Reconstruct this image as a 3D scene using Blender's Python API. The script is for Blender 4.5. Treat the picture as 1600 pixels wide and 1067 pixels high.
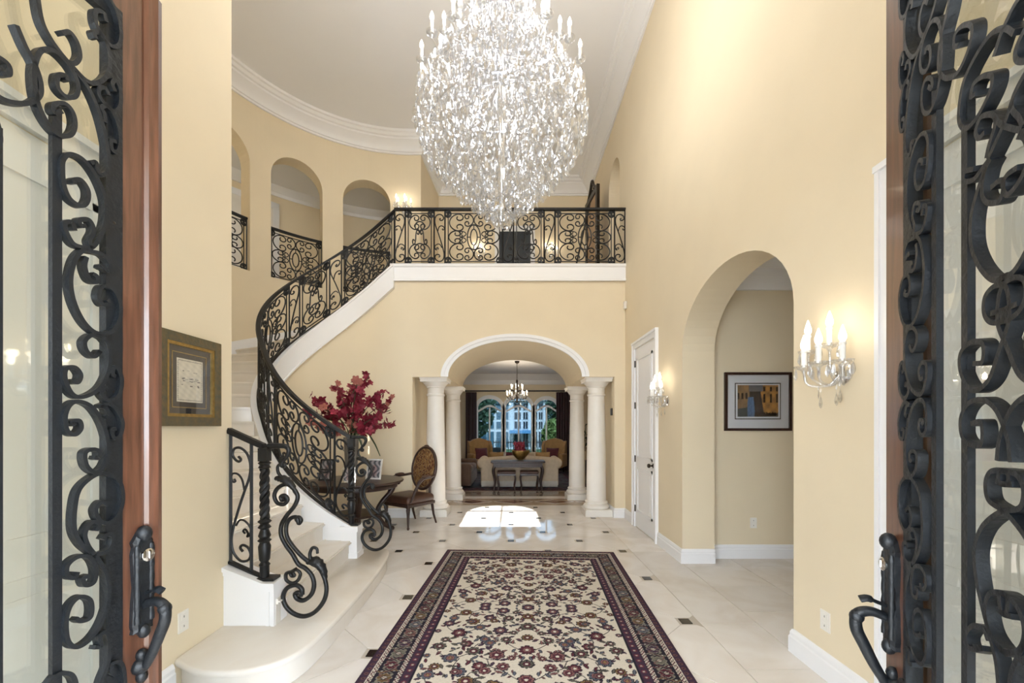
import bpy, bmesh, math, random
import numpy as np
from mathutils import Vector, Matrix
random.seed(7)
for o in list(bpy.data.objects): bpy.data.objects.remove(o)
SC = bpy.context.scene
COL = SC.collection
R = math.radians
pi = math.pi
# ---------------------------------------------------------------- camera
F, H0, YH = 645.0, 1.52, 667.0          # focal length (px), eye height (m), horizon row
cd = bpy.data.cameras.new('camera'); cd.sensor_width = 36; cd.lens = F/1600*36
cd.shift_y = (YH-533.5)/1600; cd.clip_start = .02; cd.clip_end = 300
cam = bpy.data.objects.new('camera', cd); COL.objects.link(cam)
cam.location = (0, 0, H0); cam.rotation_euler = (R(90), 0, 0); SC.camera = cam
# ---------------------------------------------------------------- sky, sun, exposure
wd = bpy.data.worlds.new('sky'); SC.world = wd; wd.use_nodes = True
bg = wd.node_tree.nodes['Background']; bg.inputs[0].default_value = (.80, .90, 1, 1); bg.inputs[1].default_value = 15.0
sd = bpy.data.lights.new('sun', 'SUN'); sd.energy = 22; sd.angle = R(.3); sd.color = (1, .95, .86)
sun = bpy.data.objects.new('sun', sd); COL.objects.link(sun); sun.location = (0, -8, 12)
SUN_EL = 40
sun.rotation_euler = (R(90-SUN_EL), 0, 0)   # light travels towards +Y and down
vs = SC.view_settings; vs.view_transform = 'Standard'; vs.look = 'None'; vs.exposure = 0.0; vs.gamma = 1; vs.use_curve_mapping = False
SC.cycles.transparent_max_bounces = 24; SC.cycles.max_bounces = 10; SC.cycles.diffuse_bounces = 6
SC.cycles.sample_clamp_indirect = 4

# ---------------------------------------------------------------- materials
MATS = {}
def mat(name, col, rough=.5, metal=0, var=0, vscale=6, bump=0, bscale=60, spec=.5, stretch=None, coat=0, emit=0, col2=None, sheen=0):
    m = bpy.data.materials.new(name); m.use_nodes = True; nt = m.node_tree; b = nt.nodes['Principled BSDF']
    b.inputs['Base Color'].default_value = (*col, 1); b.inputs['Roughness'].default_value = rough; b.inputs['Metallic'].default_value = metal
    b.inputs['Specular IOR Level'].default_value = spec
    if coat: b.inputs['Coat Weight'].default_value = coat; b.inputs['Coat Roughness'].default_value = .08
    if sheen: b.inputs['Sheen Weight'].default_value = sheen
    if emit: b.inputs['Emission Color'].default_value = (*col, 1); b.inputs['Emission Strength'].default_value = emit
    if var or bump:
        tc = nt.nodes.new('ShaderNodeTexCoord'); mp = nt.nodes.new('ShaderNodeMapping'); nt.links.new(tc.outputs['Object'], mp.inputs[0])
        if stretch: mp.inputs['Scale'].default_value = stretch
    if var:
        n = nt.nodes.new('ShaderNodeTexNoise'); n.inputs['Scale'].default_value = vscale; n.inputs['Detail'].default_value = 5; nt.links.new(mp.outputs[0], n.inputs['Vector'])
        r = nt.nodes.new('ShaderNodeValToRGB'); c2 = col2 or tuple(c*(1-var) for c in col)
        r.color_ramp.elements[0].position = .3; r.color_ramp.elements[1].position = .7
        r.color_ramp.elements[0].color = (*c2, 1); r.color_ramp.elements[1].color = (*col, 1)
        nt.links.new(n.outputs['Fac'], r.inputs[0]); nt.links.new(r.outputs[0], b.inputs['Base Color'])
    if bump:
        n2 = nt.nodes.new('ShaderNodeTexNoise'); n2.inputs['Scale'].default_value = bscale; n2.inputs['Detail'].default_value = 3; nt.links.new(mp.outputs[0], n2.inputs['Vector'])
        bp = nt.nodes.new('ShaderNodeBump'); bp.inputs['Strength'].default_value = bump; bp.inputs['Distance'].default_value = .01
        nt.links.new(n2.outputs['Fac'], bp.inputs['Height']); nt.links.new(bp.outputs[0], b.inputs['Normal'])
    MATS[name] = m; return m
def glassy(name, tint, trans, gl_rough=.03, diff=0, bump=0, bscale=30, gcol=(1, 1, 1)):
    m = bpy.data.materials.new(name); m.use_nodes = True; nt = m.node_tree; nt.nodes.clear(); N = nt.nodes.new; L = nt.links.new
    out = N('ShaderNodeOutputMaterial'); t = N('ShaderNodeBsdfTransparent'); t.inputs[0].default_value = (*tint, 1)
    g = N('ShaderNodeBsdfGlossy'); g.inputs[0].default_value = (*gcol, 1); g.inputs['Roughness'].default_value = gl_rough
    fr = N('ShaderNodeFresnel'); ge = N('ShaderNodeNewGeometry'); io = N('ShaderNodeMapRange'); io.inputs['To Min'].default_value = 1.5; io.inputs['To Max'].default_value = 1/1.5; L(ge.outputs['Backfacing'], io.inputs[0]); L(io.outputs[0], fr.inputs[0]); mx = N('ShaderNodeMixShader')
    mr = N('ShaderNodeMapRange'); mr.inputs['To Min'].default_value = 1-trans; mr.inputs['To Max'].default_value = 1
    L(fr.outputs[0], mr.inputs[0]); L(mr.outputs[0], mx.inputs[0]); L(t.outputs[0], mx.inputs[1])
    last = g
    if diff:
        d = N('ShaderNodeBsdfTranslucent'); d.inputs[0].default_value = (1, 1, 1, 1); d2 = N('ShaderNodeBsdfDiffuse'); d2.inputs[0].default_value = (1, 1, 1, 1)
        md = N('ShaderNodeMixShader'); md.inputs[0].default_value = .5; L(d.outputs[0], md.inputs[1]); L(d2.outputs[0], md.inputs[2])
        m2 = N('ShaderNodeMixShader'); m2.inputs[0].default_value = diff; L(g.outputs[0], m2.inputs[1]); L(md.outputs[0], m2.inputs[2]); last = m2
    if bump:
        n2 = N('ShaderNodeTexNoise'); n2.inputs['Scale'].default_value = bscale; bp = N('ShaderNodeBump'); bp.inputs['Strength'].default_value = bump
        L(n2.outputs['Fac'], bp.inputs['Height']); L(bp.outputs[0], g.inputs['Normal']); L(bp.outputs[0], fr.inputs['Normal'])
    L(last.outputs[0], mx.inputs[2]); L(mx.outputs[0], out.inputs[0]); MATS[name] = m; return m
def vcol(name, rough=.9, spec=.2, sheen=0):
    m = bpy.data.materials.new(name); m.use_nodes = True; nt = m.node_tree; b = nt.nodes['Principled BSDF']
    a = nt.nodes.new('ShaderNodeVertexColor'); a.layer_name = 'Col'; nt.links.new(a.outputs[0], b.inputs['Base Color'])
    b.inputs['Roughness'].default_value = rough; b.inputs['Specular IOR Level'].default_value = spec
    if sheen: b.inputs['Sheen Weight'].default_value = sheen
    MATS[name] = m; return m
mat('cream', (.78, .675, .495), .75, var=.04, vscale=2, bump=.06, bscale=180)
mat('white', (.88, .885, .90), .4, var=.02, vscale=3)
mat('ceiling', (.90, .91, .94), .9, var=.02, vscale=1)
mat('stonewhite', (.84, .81, .76), .35, var=.09, vscale=5, bump=.05, bscale=90)
mat('column', (.82, .79, .74), .45, var=.05, vscale=5, bump=.03, bscale=90)
def marble(name, a, b2, rough, vs):
    m = mat(name, a, rough); nt = m.node_tree; b = nt.nodes['Principled BSDF']; N = nt.nodes.new; L = nt.links.new
    g = N('ShaderNodeNewGeometry'); oi = N('ShaderNodeObjectInfo')
    n = N('ShaderNodeTexNoise'); n.inputs['Scale'].default_value = vs; n.inputs['Detail'].default_value = 8; n.inputs['Distortion'].default_value = 1.6
    L(g.outputs['Position'], n.inputs['Vector']); r = N('ShaderNodeValToRGB'); r.color_ramp.elements[0].position = .35; r.color_ramp.elements[1].position = .6
    r.color_ramp.elements[0].color = (*b2, 1); r.color_ramp.elements[1].color = (*a, 1); L(n.outputs['Fac'], r.inputs[0])
    hs = N('ShaderNodeHueSaturation'); mr = N('ShaderNodeMapRange'); mr.inputs['To Min'].default_value = .93; mr.inputs['To Max'].default_value = 1.04
    L(oi.outputs['Random'], mr.inputs[0]); L(mr.outputs[0], hs.inputs['Value']); L(r.outputs[0], hs.inputs['Color']); L(hs.outputs[0], b.inputs['Base Color'])
    return m
marble('marble', (.87, .85, .83), (.79, .75, .71), .05, 1.7)
marble('step_marble', (.85, .82, .77), (.80, .75, .68), .18, 1.5)
mat('grout', (.55, .50, .44), .8, var=.1)
mat('black_stone', (.018, .016, .015), .15, var=.4, vscale=20)
mat('brown_stone', (.20, .085, .055), .2, var=.35, vscale=12)
mat('tan_stone', (.46, .36, .26), .2, var=.3, vscale=9)
mat('iron', (.013, .0135, .015), .42, .3, var=.35, vscale=25, bump=.12, bscale=90, spec=.5)
mat('door_iron', (.009, .0115, .015), .45, .2, var=.3, vscale=18, bump=.25, bscale=70)
mat('mahogany', (.135, .056, .032), .28, var=.55, vscale=5, stretch=(14, 14, 1.0), bump=.05, coat=.5)
mat('dark_wood', (.050, .024, .018), .38, var=.5, vscale=6, stretch=(8, 8, 1.5), coat=.1, spec=.35)
mat('leather', (.075, .032, .020), .42, var=.35, vscale=8, bump=.15, bscale=120)
mat('chrome', (.80, .80, .80), .12, 1)
mat('plate', (.83, .80, .74), .4, var=.03)
mat('dark', (.012, .012, .012), .5, var=.3)
mat('bronze', (.045, .035, .028), .35, .7, var=.3)
mat('candle', (.88, .88, .86), .45, var=.03)
mat('bulb', (1.0, .93, .80), .4, emit=5)
glassy('crystal', (1, 1, 1), .60, .05, .10, gcol=(.80, .83, .885))
glassy('crystal_clear', (1, 1, 1), .72, .04, .06, gcol=(.80, .83, .885))
glassy('door_glass', (.93, .95, .92), .93, .03, 0, .35, 9)
glassy('window_glass', (.27, .325, .37), 1.0, .01, gcol=(.10, .11, .12))
glassy('picture_glass', (1, 1, 1), .985, .01)
mat('fabric_cream', (.62, .50, .36), .85, var=.12, vscale=14, bump=.2, bscale=250, sheen=.2)
mat('fabric_brown', (.13, .075, .05), .85, var=.2, vscale=14, bump=.2, bscale=250, sheen=.2)
mat('fabric_gold', (.42, .25, .10), .8, var=.2, vscale=14, bump=.2, bscale=250, sheen=.2)
mat('fabric_wine', (.10, .012, .025), .8, var=.35, vscale=14, bump=.2, bscale=250, sheen=.3)
mat('fabric_white', (.70, .68, .64), .85, var=.1, vscale=14, bump=.2, bscale=250)
mat('curtain', (.050, .010, .022), .85, var=.4, vscale=5, bump=.1, bscale=200, sheen=.2)
mat('petal', (.27, .010, .036), .6, var=.55, vscale=9)
mat('petal_dusty', (.42, .13, .10), .6, var=.5, vscale=9)
mat('leaf', (.05, .075, .03), .55, var=.5, vscale=9)
mat('pewter', (.23, .22, .21), .4, .5, var=.3, vscale=9)
mat('gold', (.50, .34, .12), .32, .9, var=.4, vscale=30, bump=.3, bscale=80)
mat('frame_green', (.075, .080, .055), .4, .3, var=.6, vscale=30, col2=(.16, .11, .05), bump=.2, bscale=60)
mat('mat_navy', (.014, .018, .026), .8, var=.1)
mat('mat_pale', (.66, .68, .72), .8, var=.04)
mat('navy_door', (.022, .030, .040), .35, var=.2, vscale=3)
mat('lawn', (.06, .13, .03), .95, var=.5, vscale=3)
mat('foliage', (.035, .075, .03), .8, var=.5, vscale=2)
mat('foliage_pale', (.16, .22, .05), .8, var=.5, vscale=2)
mat('bark', (.06, .045, .03), .9, var=.4)
mat('house_white', (.62, .64, .66), .8, var=.05)
mat('house_glass', (.05, .13, .18), .6, var=.3, vscale=1)
mat('paving', (.42, .40, .37), .9, var=.2, vscale=1)
mat('awning', (.10, .28, .50), .8, var=.1)
mat('living_floor', (.30, .25, .21), .12, var=.2, vscale=3)
vcol('painted'); vcol('paint_gloss', .5, .4)

# ---------------------------------------------------------------- mesh helpers
class MB:
    def __init__(s): s.v = []; s.f = []
    def add(s, vs, fs):
        n = len(s.v); s.v += [tuple(p) for p in vs]; s.f += [tuple(i+n for i in f) for f in fs]; return s
    def box(s, x0, y0, z0, x1, y1, z1, M=None):
        P = [(x, y, z) for z in (z0, z1) for x, y in ((x0, y0), (x1, y0), (x1, y1), (x0, y1))]
        if M: P = [M @ Vector(p) for p in P]
        return s.add(P, [(3, 2, 1, 0), (4, 5, 6, 7), (0, 1, 5, 4), (1, 2, 6, 5), (2, 3, 7, 6), (3, 0, 4, 7)])
    def rbox(s, x0, y0, z0, x1, y1, z1, r=.02, M=None, n=3):
        bm = bmesh.new(); bmesh.ops.create_cube(bm, size=1)
        for v in bm.verts: v.co = Vector(((x0+x1)/2+v.co.x*(x1-x0), (y0+y1)/2+v.co.y*(y1-y0), (z0+z1)/2+v.co.z*(z1-z0)))
        bmesh.ops.bevel(bm, geom=bm.edges[:], offset=min(r, .49*min(abs(x1-x0), abs(y1-y0), abs(z1-z0))), segments=n, profile=.5, affect='EDGES')
        return s.bm(bm, M)
    def bm(s, bm, M=None):
        bm.verts.index_update(); P = [(M @ v.co if M else v.co.copy()) for v in bm.verts]
        s.add(P, [[v.index for v in f.verts] for f in bm.faces]); bm.free(); return s
    def prism(s, poly, z0, z1, M=None):          # poly CCW in xy
        n = len(poly); P = [(x, y, z0) for x, y in poly]+[(x, y, z1) for x, y in poly]
        if M: P = [M @ Vector(p) for p in P]
        return s.add(P, [tuple(range(n-1, -1, -1)), tuple(range(n, 2*n))]+[(i, (i+1) % n, n+(i+1) % n, n+i) for i in range(n)])
    def lathe(s, prof, seg=24, c=(0, 0, 0), M=None, a0=0, a1=2*pi, flute=None):
        full = abs(a1-a0-2*pi) < 1e-6; k = seg if full else seg+1; P = []
        for r, z in prof:
            for i in range(k):
                a = a0+(a1-a0)*i/seg; rr = r*(flute(a, z) if flute else 1); P.append((c[0]+rr*math.cos(a), c[1]+rr*math.sin(a), c[2]+z))
        if M: P = [M @ Vector(p) for p in P]
        fs = []
        for j in range(len(prof)-1):
            for i in range(seg):
                i2 = (i+1) % k; fs.append((j*k+i, j*k+i2, (j+1)*k+i2, (j+1)*k+i))
        s.add(P, fs)
        if full:
            n = len(s.v)-len(P)
            if prof[0][0] > 1e-4: s.f.append(tuple(n+i for i in range(k-1, -1, -1)))
            if prof[-1][0] > 1e-4: s.f.append(tuple(n+(len(prof)-1)*k+i for i in range(k)))
        return s
    def ell(s, c, r, seg=12, rings=8, M=None):
        prof = [(max(math.sin(pi*j/rings), 1e-5), -math.cos(pi*j/rings)) for j in range(rings+1)]
        m = Matrix.Translation(c) @ Matrix.Diagonal((r[0], r[1], r[2], 1))
        return s.lathe(prof, seg, M=(M @ m if M else m))
    def tube(s, pts, rad, n=6, closed=False, cap=True, squash=1.0):
        P = [Vector(p) for p in pts]; m = len(P)
        if m < 2: return s
        rad = rad if hasattr(rad, '__len__') else [rad]*m
        T = []
        for i in range(m):
            a = P[(i-1) % m] if (closed or i > 0) else P[i]; b = P[(i+1) % m] if (closed or i < m-1) else P[i]
            t = b-a; T.append(t.normalized() if t.length > 1e-9 else Vector((0, 0, 1)))
        u = T[0].orthogonal().normalized(); V = []
        for i in range(m):
            u = u-T[i]*u.dot(T[i]); u = u.normalized() if u.length > 1e-6 else T[i].orthogonal().normalized(); w = T[i].cross(u)
            for k in range(n):
                a = 2*pi*k/n+pi/n; V.append(P[i]+(u*math.cos(a)+w*math.sin(a)*squash)*rad[i])
        fs = []
        for i in range(m if closed else m-1):
            j = (i+1) % m
            for k in range(n): fs.append((i*n+k, i*n+(k+1) % n, j*n+(k+1) % n, j*n+k))
        if not closed and cap: fs += [tuple(range(n-1, -1, -1)), tuple((m-1)*n+k for k in range(n))]
        return s.add(V, fs)
    def flat(s, pts2, th, w, mp):                # flat bar: thickness th in plane, width w across; mp(s, z, d)
        m = len(pts2); V = []
        for i in range(m):
            a = pts2[max(i-1, 0)]; b = pts2[min(i+1, m-1)]; tx, ty = b[0]-a[0], b[1]-a[1]; l = math.hypot(tx, ty) or 1; nx, ny = -ty/l*th/2, tx/l*th/2
            x, y = pts2[i]
            for sx, d in ((1, 0), (1, w), (-1, w), (-1, 0)): V.append(mp(x+sx*nx, y+sx*ny, d))
        fs = []
        for i in range(m-1):
            for k in range(4): fs.append((i*4+k, i*4+(k+1) % 4, i*4+4+(k+1) % 4, i*4+4+k))
        fs += [(3, 2, 1, 0), tuple((m-1)*4+k for k in range(4))]
        return s.add(V, fs)
    def sweep(s, path, prof, closed=False):      # path xy (z optional), prof (offset to the left, z)
        P = [Vector((p[0], p[1])) for p in path]; Z = [p[2] if len(p) > 2 else 0 for p in path]; m = len(P); V = []
        for i in range(m):
            a = P[(i-1) % m] if (closed or i) else None; b = P[(i+1) % m] if (closed or i < m-1) else None
            d1 = (P[i]-a).normalized() if a is not None else None; d2 = (b-P[i]).normalized() if b is not None else None
            d1 = d1 or d2; d2 = d2 or d1
            n1 = Vector((-d1.y, d1.x)); n2 = Vector((-d2.y, d2.x)); nn = n1+n2; nn = nn.normalized() if nn.length > 1e-6 else n1
            k = 1/max(.3, nn.dot(n1))
            for o, z in prof: V.append((P[i].x+nn.x*o*k, P[i].y+nn.y*o*k, z+Z[i]))
        q = len(prof); fs = []
        for i in range(m if closed else m-1):
            j = (i+1) % m
            for k in range(q): fs.append((i*q+k, j*q+k, j*q+(k+1) % q, i*q+(k+1) % q))
        if not closed: fs += [tuple(range(q)), tuple((m-1)*q+k for k in range(q-1, -1, -1))]
        return s.add(V, fs)
def spl(pts, n=6, closed=False):
    P = [np.array(p, float) for p in pts]; m = len(P); out = []
    for i in range(m if closed else m-1):
        p0 = P[(i-1) % m] if (closed or i) else 2*P[0]-P[1]; p1 = P[i]; p2 = P[(i+1) % m]; p3 = P[(i+2) % m] if (closed or i < m-2) else 2*P[-1]-P[-2]
        for k in range(n):
            t = k/n; out.append(.5*((2*p1)+(-p0+p2)*t+(2*p0-5*p1+4*p2-p3)*t*t+(-p0+3*p1-3*p2+p3)*t**3))
    if not closed: out.append(P[-1])
    return [tuple(p) for p in out]
def mesh(name, mb, m, smooth=None, merge=False):
    me = bpy.data.meshes.new(name); me.from_pydata(mb.v, [], mb.f)
    if merge or True:
        bm = bmesh.new(); bm.from_mesh(me)
        if merge: bmesh.ops.remove_doubles(bm, verts=bm.verts[:], dist=1e-4)
        bmesh.ops.recalc_face_normals(bm, faces=bm.faces[:]); bm.to_mesh(me); bm.free()
    if smooth is not None:
        me.polygons.foreach_set('use_smooth', [True]*len(me.polygons)); me.set_sharp_from_angle(angle=R(smooth))
    me.materials.append(MATS[m] if isinstance(m, str) else m); return me
def obj(name, mb, m, parent=None, smooth=None, merge=False, world=False):
    if world and parent is not None:
        l = parent.location
        if parent.parent: l = l+parent.parent.location
        mb.v = [(p[0]-l[0], p[1]-l[1], p[2]-l[2]) for p in mb.v]
    o = bpy.data.objects.new(name, mesh(name, mb, m, smooth, merge)); COL.objects.link(o)
    if parent: o.parent = parent
    return o
def inst(src, name, parent=None, loc=None, rot=None, scale=None):
    o = bpy.data.objects.new(name, src.data if hasattr(src, 'data') else src); COL.objects.link(o); o.parent = parent
    if loc is not None: o.location = loc
    if rot is not None: o.rotation_euler = rot
    if scale is not None: o.scale = scale
    return o
def thing(name, label, cat, loc=(0, 0, 0), rotz=0, group=None):
    o = bpy.data.objects.new(name, None); COL.objects.link(o); o.location = loc; o.rotation_euler = (0, 0, rotz); o.empty_display_size = .1
    return tag(o, label, cat, group)
def tag(o, label=None, cat=None, group=None, kind=None):
    if label: o['label'] = label
    if cat: o['category'] = cat
    if group: o['group'] = group
    if kind: o['kind'] = kind
    return o
def struct(name, mb, m, label=None, smooth=None, merge=False, parent=None, cat=None):
    o = obj(name, mb, m, parent, smooth, merge)
    if parent is None: tag(o, label, cat, None, 'structure')
    return o
def dup(root, loc=None, rotz=None, label=None, group=None):
    r = root.copy(); COL.objects.link(r)
    if loc is not None: r.location = loc
    if rotz is not None: r.rotation_euler = (0, 0, rotz)
    if label: r['label'] = label
    if group: r['group'] = group
    for ch in list(root.children):
        c = ch.copy(); COL.objects.link(c); c.parent = r
        for g in list(ch.children):
            d = g.copy(); COL.objects.link(d); d.parent = c
    return r
def px(x, y, Y): return ((x-800)/F*Y, Y, H0+(YH-y)*Y/F)      # pixel + depth -> point
def plight(name, loc, power, col, rad=.05, parent=None):
    l = bpy.data.lights.new(name, 'POINT'); l.energy = power; l.color = col; l.shadow_soft_size = rad
    o = bpy.data.objects.new(name, l); COL.objects.link(o); o.location = loc
    if parent: o.parent = parent
    return o
def arch_wall(us, z0, z1, ops, pos, thick, top=None):
    mb = MB(); U = set(us)
    for o in ops:
        for k in range(25): U.add(o['a']+(o['b']-o['a'])*(1-math.cos(pi*k/24))/2)
        for e in o.get('extra', []): U.add(e)
    U = sorted(U); U = [u for i, u in enumerate(U) if i == 0 or u-U[i-1] > 1e-6]
    def P(u, d, z): x, y = pos(u, d); return (x, y, z)
    def quad(a, b, c, d): mb.add([a, b, c, d], [(0, 1, 2, 3)])
    def tp(o, u):
        if 'top' in o: return o['top'](u)
        c = (o['a']+o['b'])/2; h = (o['b']-o['a'])/2; return o['spring']+o['rise']*math.sqrt(max(0, 1-((u-c)/h)**2))
    for a, b in zip(U[:-1], U[1:]):
        m = (a+b)/2; o = next((o for o in ops if o['a'] < m < o['b']), None)
        iv = [(z0, z0, z1, z1)]
        if o:
            ta, tb = tp(o, a), tp(o, b); iv = [(ta, tb, z1, z1)]
            if o['sill'] > z0: iv.append((z0, z0, o['sill'], o['sill'])); quad(P(a, 0, o['sill']), P(b, 0, o['sill']), P(b, thick, o['sill']), P(a, thick, o['sill']))
            quad(P(a, 0, ta), P(b, 0, tb), P(b, thick, tb), P(a, thick, ta))
        for la, lb, ha, hb in iv:
            for d in (0, thick): quad(P(a, d, la), P(b, d, lb), P(b, d, hb), P(a, d, ha))
        quad(P(a, 0, z1), P(b, 0, z1), P(b, thick, z1), P(a, thick, z1))
    for o in ops:
        for e in ('a', 'b'):
            u = o[e]; quad(P(u, 0, o['sill']), P(u, thick, o['sill']), P(u, thick, tp(o, u)), P(u, 0, tp(o, u)))
    for u in (U[0], U[-1]): quad(P(u, 0, z0), P(u, thick, z0), P(u, thick, z1), P(u, 0, z1))
    return mb
# ================================================================ the setting
XL, XR, BW, HB, CE, BAL = -1.95, 1.90, 6.92, 10.1, 7.5, 4.235
# ---- floor: grout bed with octagonal marble tiles and black insets
fl = struct('floor', MB().box(-3.75, .05, -.12, 5.6, 9.05, -.004), 'grout', 'polished cream marble floor laid diagonally with small black insets')
D2 = .4575; cl = .062; X0t, Y0t = -.93, 2.776
def clip(poly, ax, val, keep):
    out = []
    for i in range(len(poly)):
        a, b = poly[i], poly[(i+1) % len(poly)]; ia = (a[ax]-val)*keep >= 0; ib = (b[ax]-val)*keep >= 0
        if ia: out.append(a)
        if ia != ib:
            t = (val-a[ax])/(b[ax]-a[ax]); out.append((a[0]+t*(b[0]-a[0]), a[1]+t*(b[1]-a[1])))
    return out
g = .0035; q = D2-g; c2 = cl
octa = [(q-c2, -c2), (q-c2, c2), (c2, q-c2), (-c2, q-c2), (-(q-c2), c2), (-(q-c2), -c2), (-c2, -(q-c2)), (c2, -(q-c2))]
octa_me = mesh('tile', MB().prism(octa, -.02, 0), 'marble')
ins_me = mesh('inset', MB().prism([(-.041, -.041), (.041, -.041), (.041, .041), (-.041, .041)], -.02, .0004), 'black_stone')
for i in range(-5, 6):
    for j in range(-5, 12):
        x, y = X0t+D2*i, Y0t+D2*j
        if (i+j) % 2 == 0:
            if -3.4 < x < 1.44 and .4 < y < 8.0 and not (x < -1.3 and .4 < y < 4.7): inst(ins_me, 'inset', fl, (x, y, 0))
        else:
            if not (-3.6 < x < 1.9 and .1 < y < 8.4) or (x < -1.75 and y < 4.4): continue
            lo = [x+p[0] for p in octa]; hi = [y+p[1] for p in octa]
            if max(lo) < 1.457 and max(hi) < 8.02 and min(hi) > .1: inst(octa_me, 'tile', fl, (x, y, 0)); continue
            p = [(x+a, y+b) for a, b in octa]; p = clip(p, 0, 1.457, -1); p = clip(p, 1, 8.02, -1) if p else p; p = clip(p, 1, .1, 1) if p else p
            if len(p) > 2: obj('tile', MB().prism(p, -.02, 0), 'marble', fl)
y = .15; k = 0
while y < 8.0:                                     # border course along the right wall
    obj('tile', MB().box(1.463, y+.003, -.02, XR-.004, min(y+.61, 8.02)-.003, 0), 'marble', fl); y += .61
for ix in range(6):                                # side hall beyond the arch
    for iy in range(5):
        xa = XR+.61*ix; ya = 2.3+.55*iy
        obj('tile', MB().box(xa+.003, ya+.003, -.02, xa+.607, ya+.547, 0), 'marble', fl)
# mosaic band under the vault, then the plain threshold
for nm, ya, yb, m in (('border_strip', 8.03, 8.14, 'tan_stone'), ('mosaic_bed', 8.145, 8.66, 'tan_stone'), ('border_strip', 8.665, 8.74, 'brown_stone'), ('threshold_slab', 8.745, 9.05, 'marble')):
    obj(nm, MB().box(-1.66, ya, -.02, 1.71, yb, 0), m, fl)
dm = mesh('mosaic_diamond', MB().prism([(0, -.21), (.36, 0), (0, .21), (-.36, 0)], -.01, .0012), 'brown_stone')
dl = mesh('mosaic_line', MB().prism([(0, -.245), (.41, 0), (0, .245), (-.41, 0)], -.01, .0006), 'marble')
for k in range(-2, 3):
    inst(dl, 'mosaic_line', fl, (.03+k*.83, 8.4, 0)); inst(dm, 'mosaic_diamond', fl, (.03+k*.83, 8.4, 0))
# ---- walls
struct('wall_left', MB().box(XL-.25, .28, 0, XL, 2.87, CE), 'cream', 'smooth cream wall beside the front doors ending at the stair')
Wr = arch_wall([.28, HB+.2], 0, CE, [dict(a=2.785, b=4.607, sill=0, spring=2.36, rise=.63), dict(a=7.28, b=8.10, sill=BAL, spring=6.05, rise=.41)], lambda u, d: (XR+d, u), .36)
struct('wall_right', Wr, 'cream', 'tall cream wall with an arched opening to the side hall')
struct('wall_niche', MB().box(XR+.24, 7.0, BAL, XR+.34, 8.4, 7), 'cream', 'back of the arched recess above the balcony')
def ptop(u): return 2.36+(.62*math.sqrt(max(0, 1-((u-.05)/1.13)**2)) if abs(u-.05) < 1.13 else 0)
ex = [.05-1.13*math.cos(pi*k/40) for k in range(41)]
Wb = arch_wall([-2.25, XR], 0, 3.97, [dict(a=-1.67, b=1.72, sill=0, top=ptop, extra=ex)], lambda u, d: (u, BW+d), 2.1)
struct('wall_back', Wb, 'cream', 'cream wall with a columned arch to the living room')
struct('wall_upper_back', MB().box(-2.0, HB, 4.0, XR, HB+.15, CE), 'cream', 'cream wall at the back of the upper landing')
RC, RR = (-2.05, 5.65), 2.94
def rot(a, r): return (RC[0]+r*math.cos(R(a)), RC[1]+r*math.sin(R(a)))
AR = [(148.6, 166.1), (124.3, 141.8), (99.2, 117.0)]
Wc = arch_wall([87+1.5*k for k in range(118)]+[263], 0, CE, [dict(a=a, b=b, sill=BAL, spring=6.10, rise=.47) for a, b in AR], lambda u, d: rot(u, RR+d), .30)
struct('wall_rotunda', Wc, 'cream', 'curved cream wall with arched openings above the stair')
p87 = rot(87, RR)
struct('wall_landing', MB().prism([(p87[0], p87[1]), (-1.80, HB), (-2.0, HB), (p87[0]-.2, p87[1]+.1)], BAL-.1, CE), 'cream', 'short cream wall between the rotunda and the upper landing')
# upper gallery behind the arches
gal = arch_wall([89+4.68*k for k in range(29)], 4.1, 6.85, [], lambda u, d: rot(u, 4.55+d), .1)
struct('wall_gallery', gal, 'cream', 'cream wall of the gallery behind the arches', 25, True)
def ring(z0, z1, r0, r1, a0, a1):
    n = 36; A = [a0+(a1-a0)*k/n for k in range(n+1)]
    return MB().prism([rot(a, r1) for a in A]+[rot(a, r0) for a in A[::-1]], z0, z1)
struct('floor_gallery', ring(4.05, BAL, RR+.28, 4.6, 89, 220), 'stonewhite', 'pale floor of the upper gallery')
struct('ceiling_gallery', ring(6.72, 6.8, RR+.28, 4.6, 89, 220), 'ceiling', 'white ceiling of the upper gallery')
for k, a in enumerate((89,)):
    p, q2 = rot(a, RR+.3), rot(a, 4.6); p2, q3 = rot(a+1.5, RR+.3), rot(a+1.5, 4.6)
    struct('wall_gallery_end_%d' % (k+1), MB().prism([p, q2, q3, p2], 4.1, 6.8), 'cream', 'end wall of the upper gallery')
gw = tag(bpy.data.objects.new('window_5', None), 'unseen gallery end window added to let daylight in behind the arches', None, None, 'structure'); COL.objects.link(gw)  # unseen opening, added to brighten the gallery with daylight
p, q2 = rot(220, RR+.3), rot(220, 4.6); obj('pane', MB().prism([p, q2, rot(220.1, 4.6), rot(220.1, RR+.3)], BAL, 6.75), 'picture_glass', gw)
struct('trim_1', MB().sweep([rot(a, 4.55) for a in np.arange(91, 219, 3)], [(0, 6.54), (.02, 6.54), (.04, 6.6), (.09, 6.64), (.14, 6.69), (.15, 6.72), (0, 6.72)]), 'white', 'white crown moulding of the upper gallery', 30)
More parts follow.
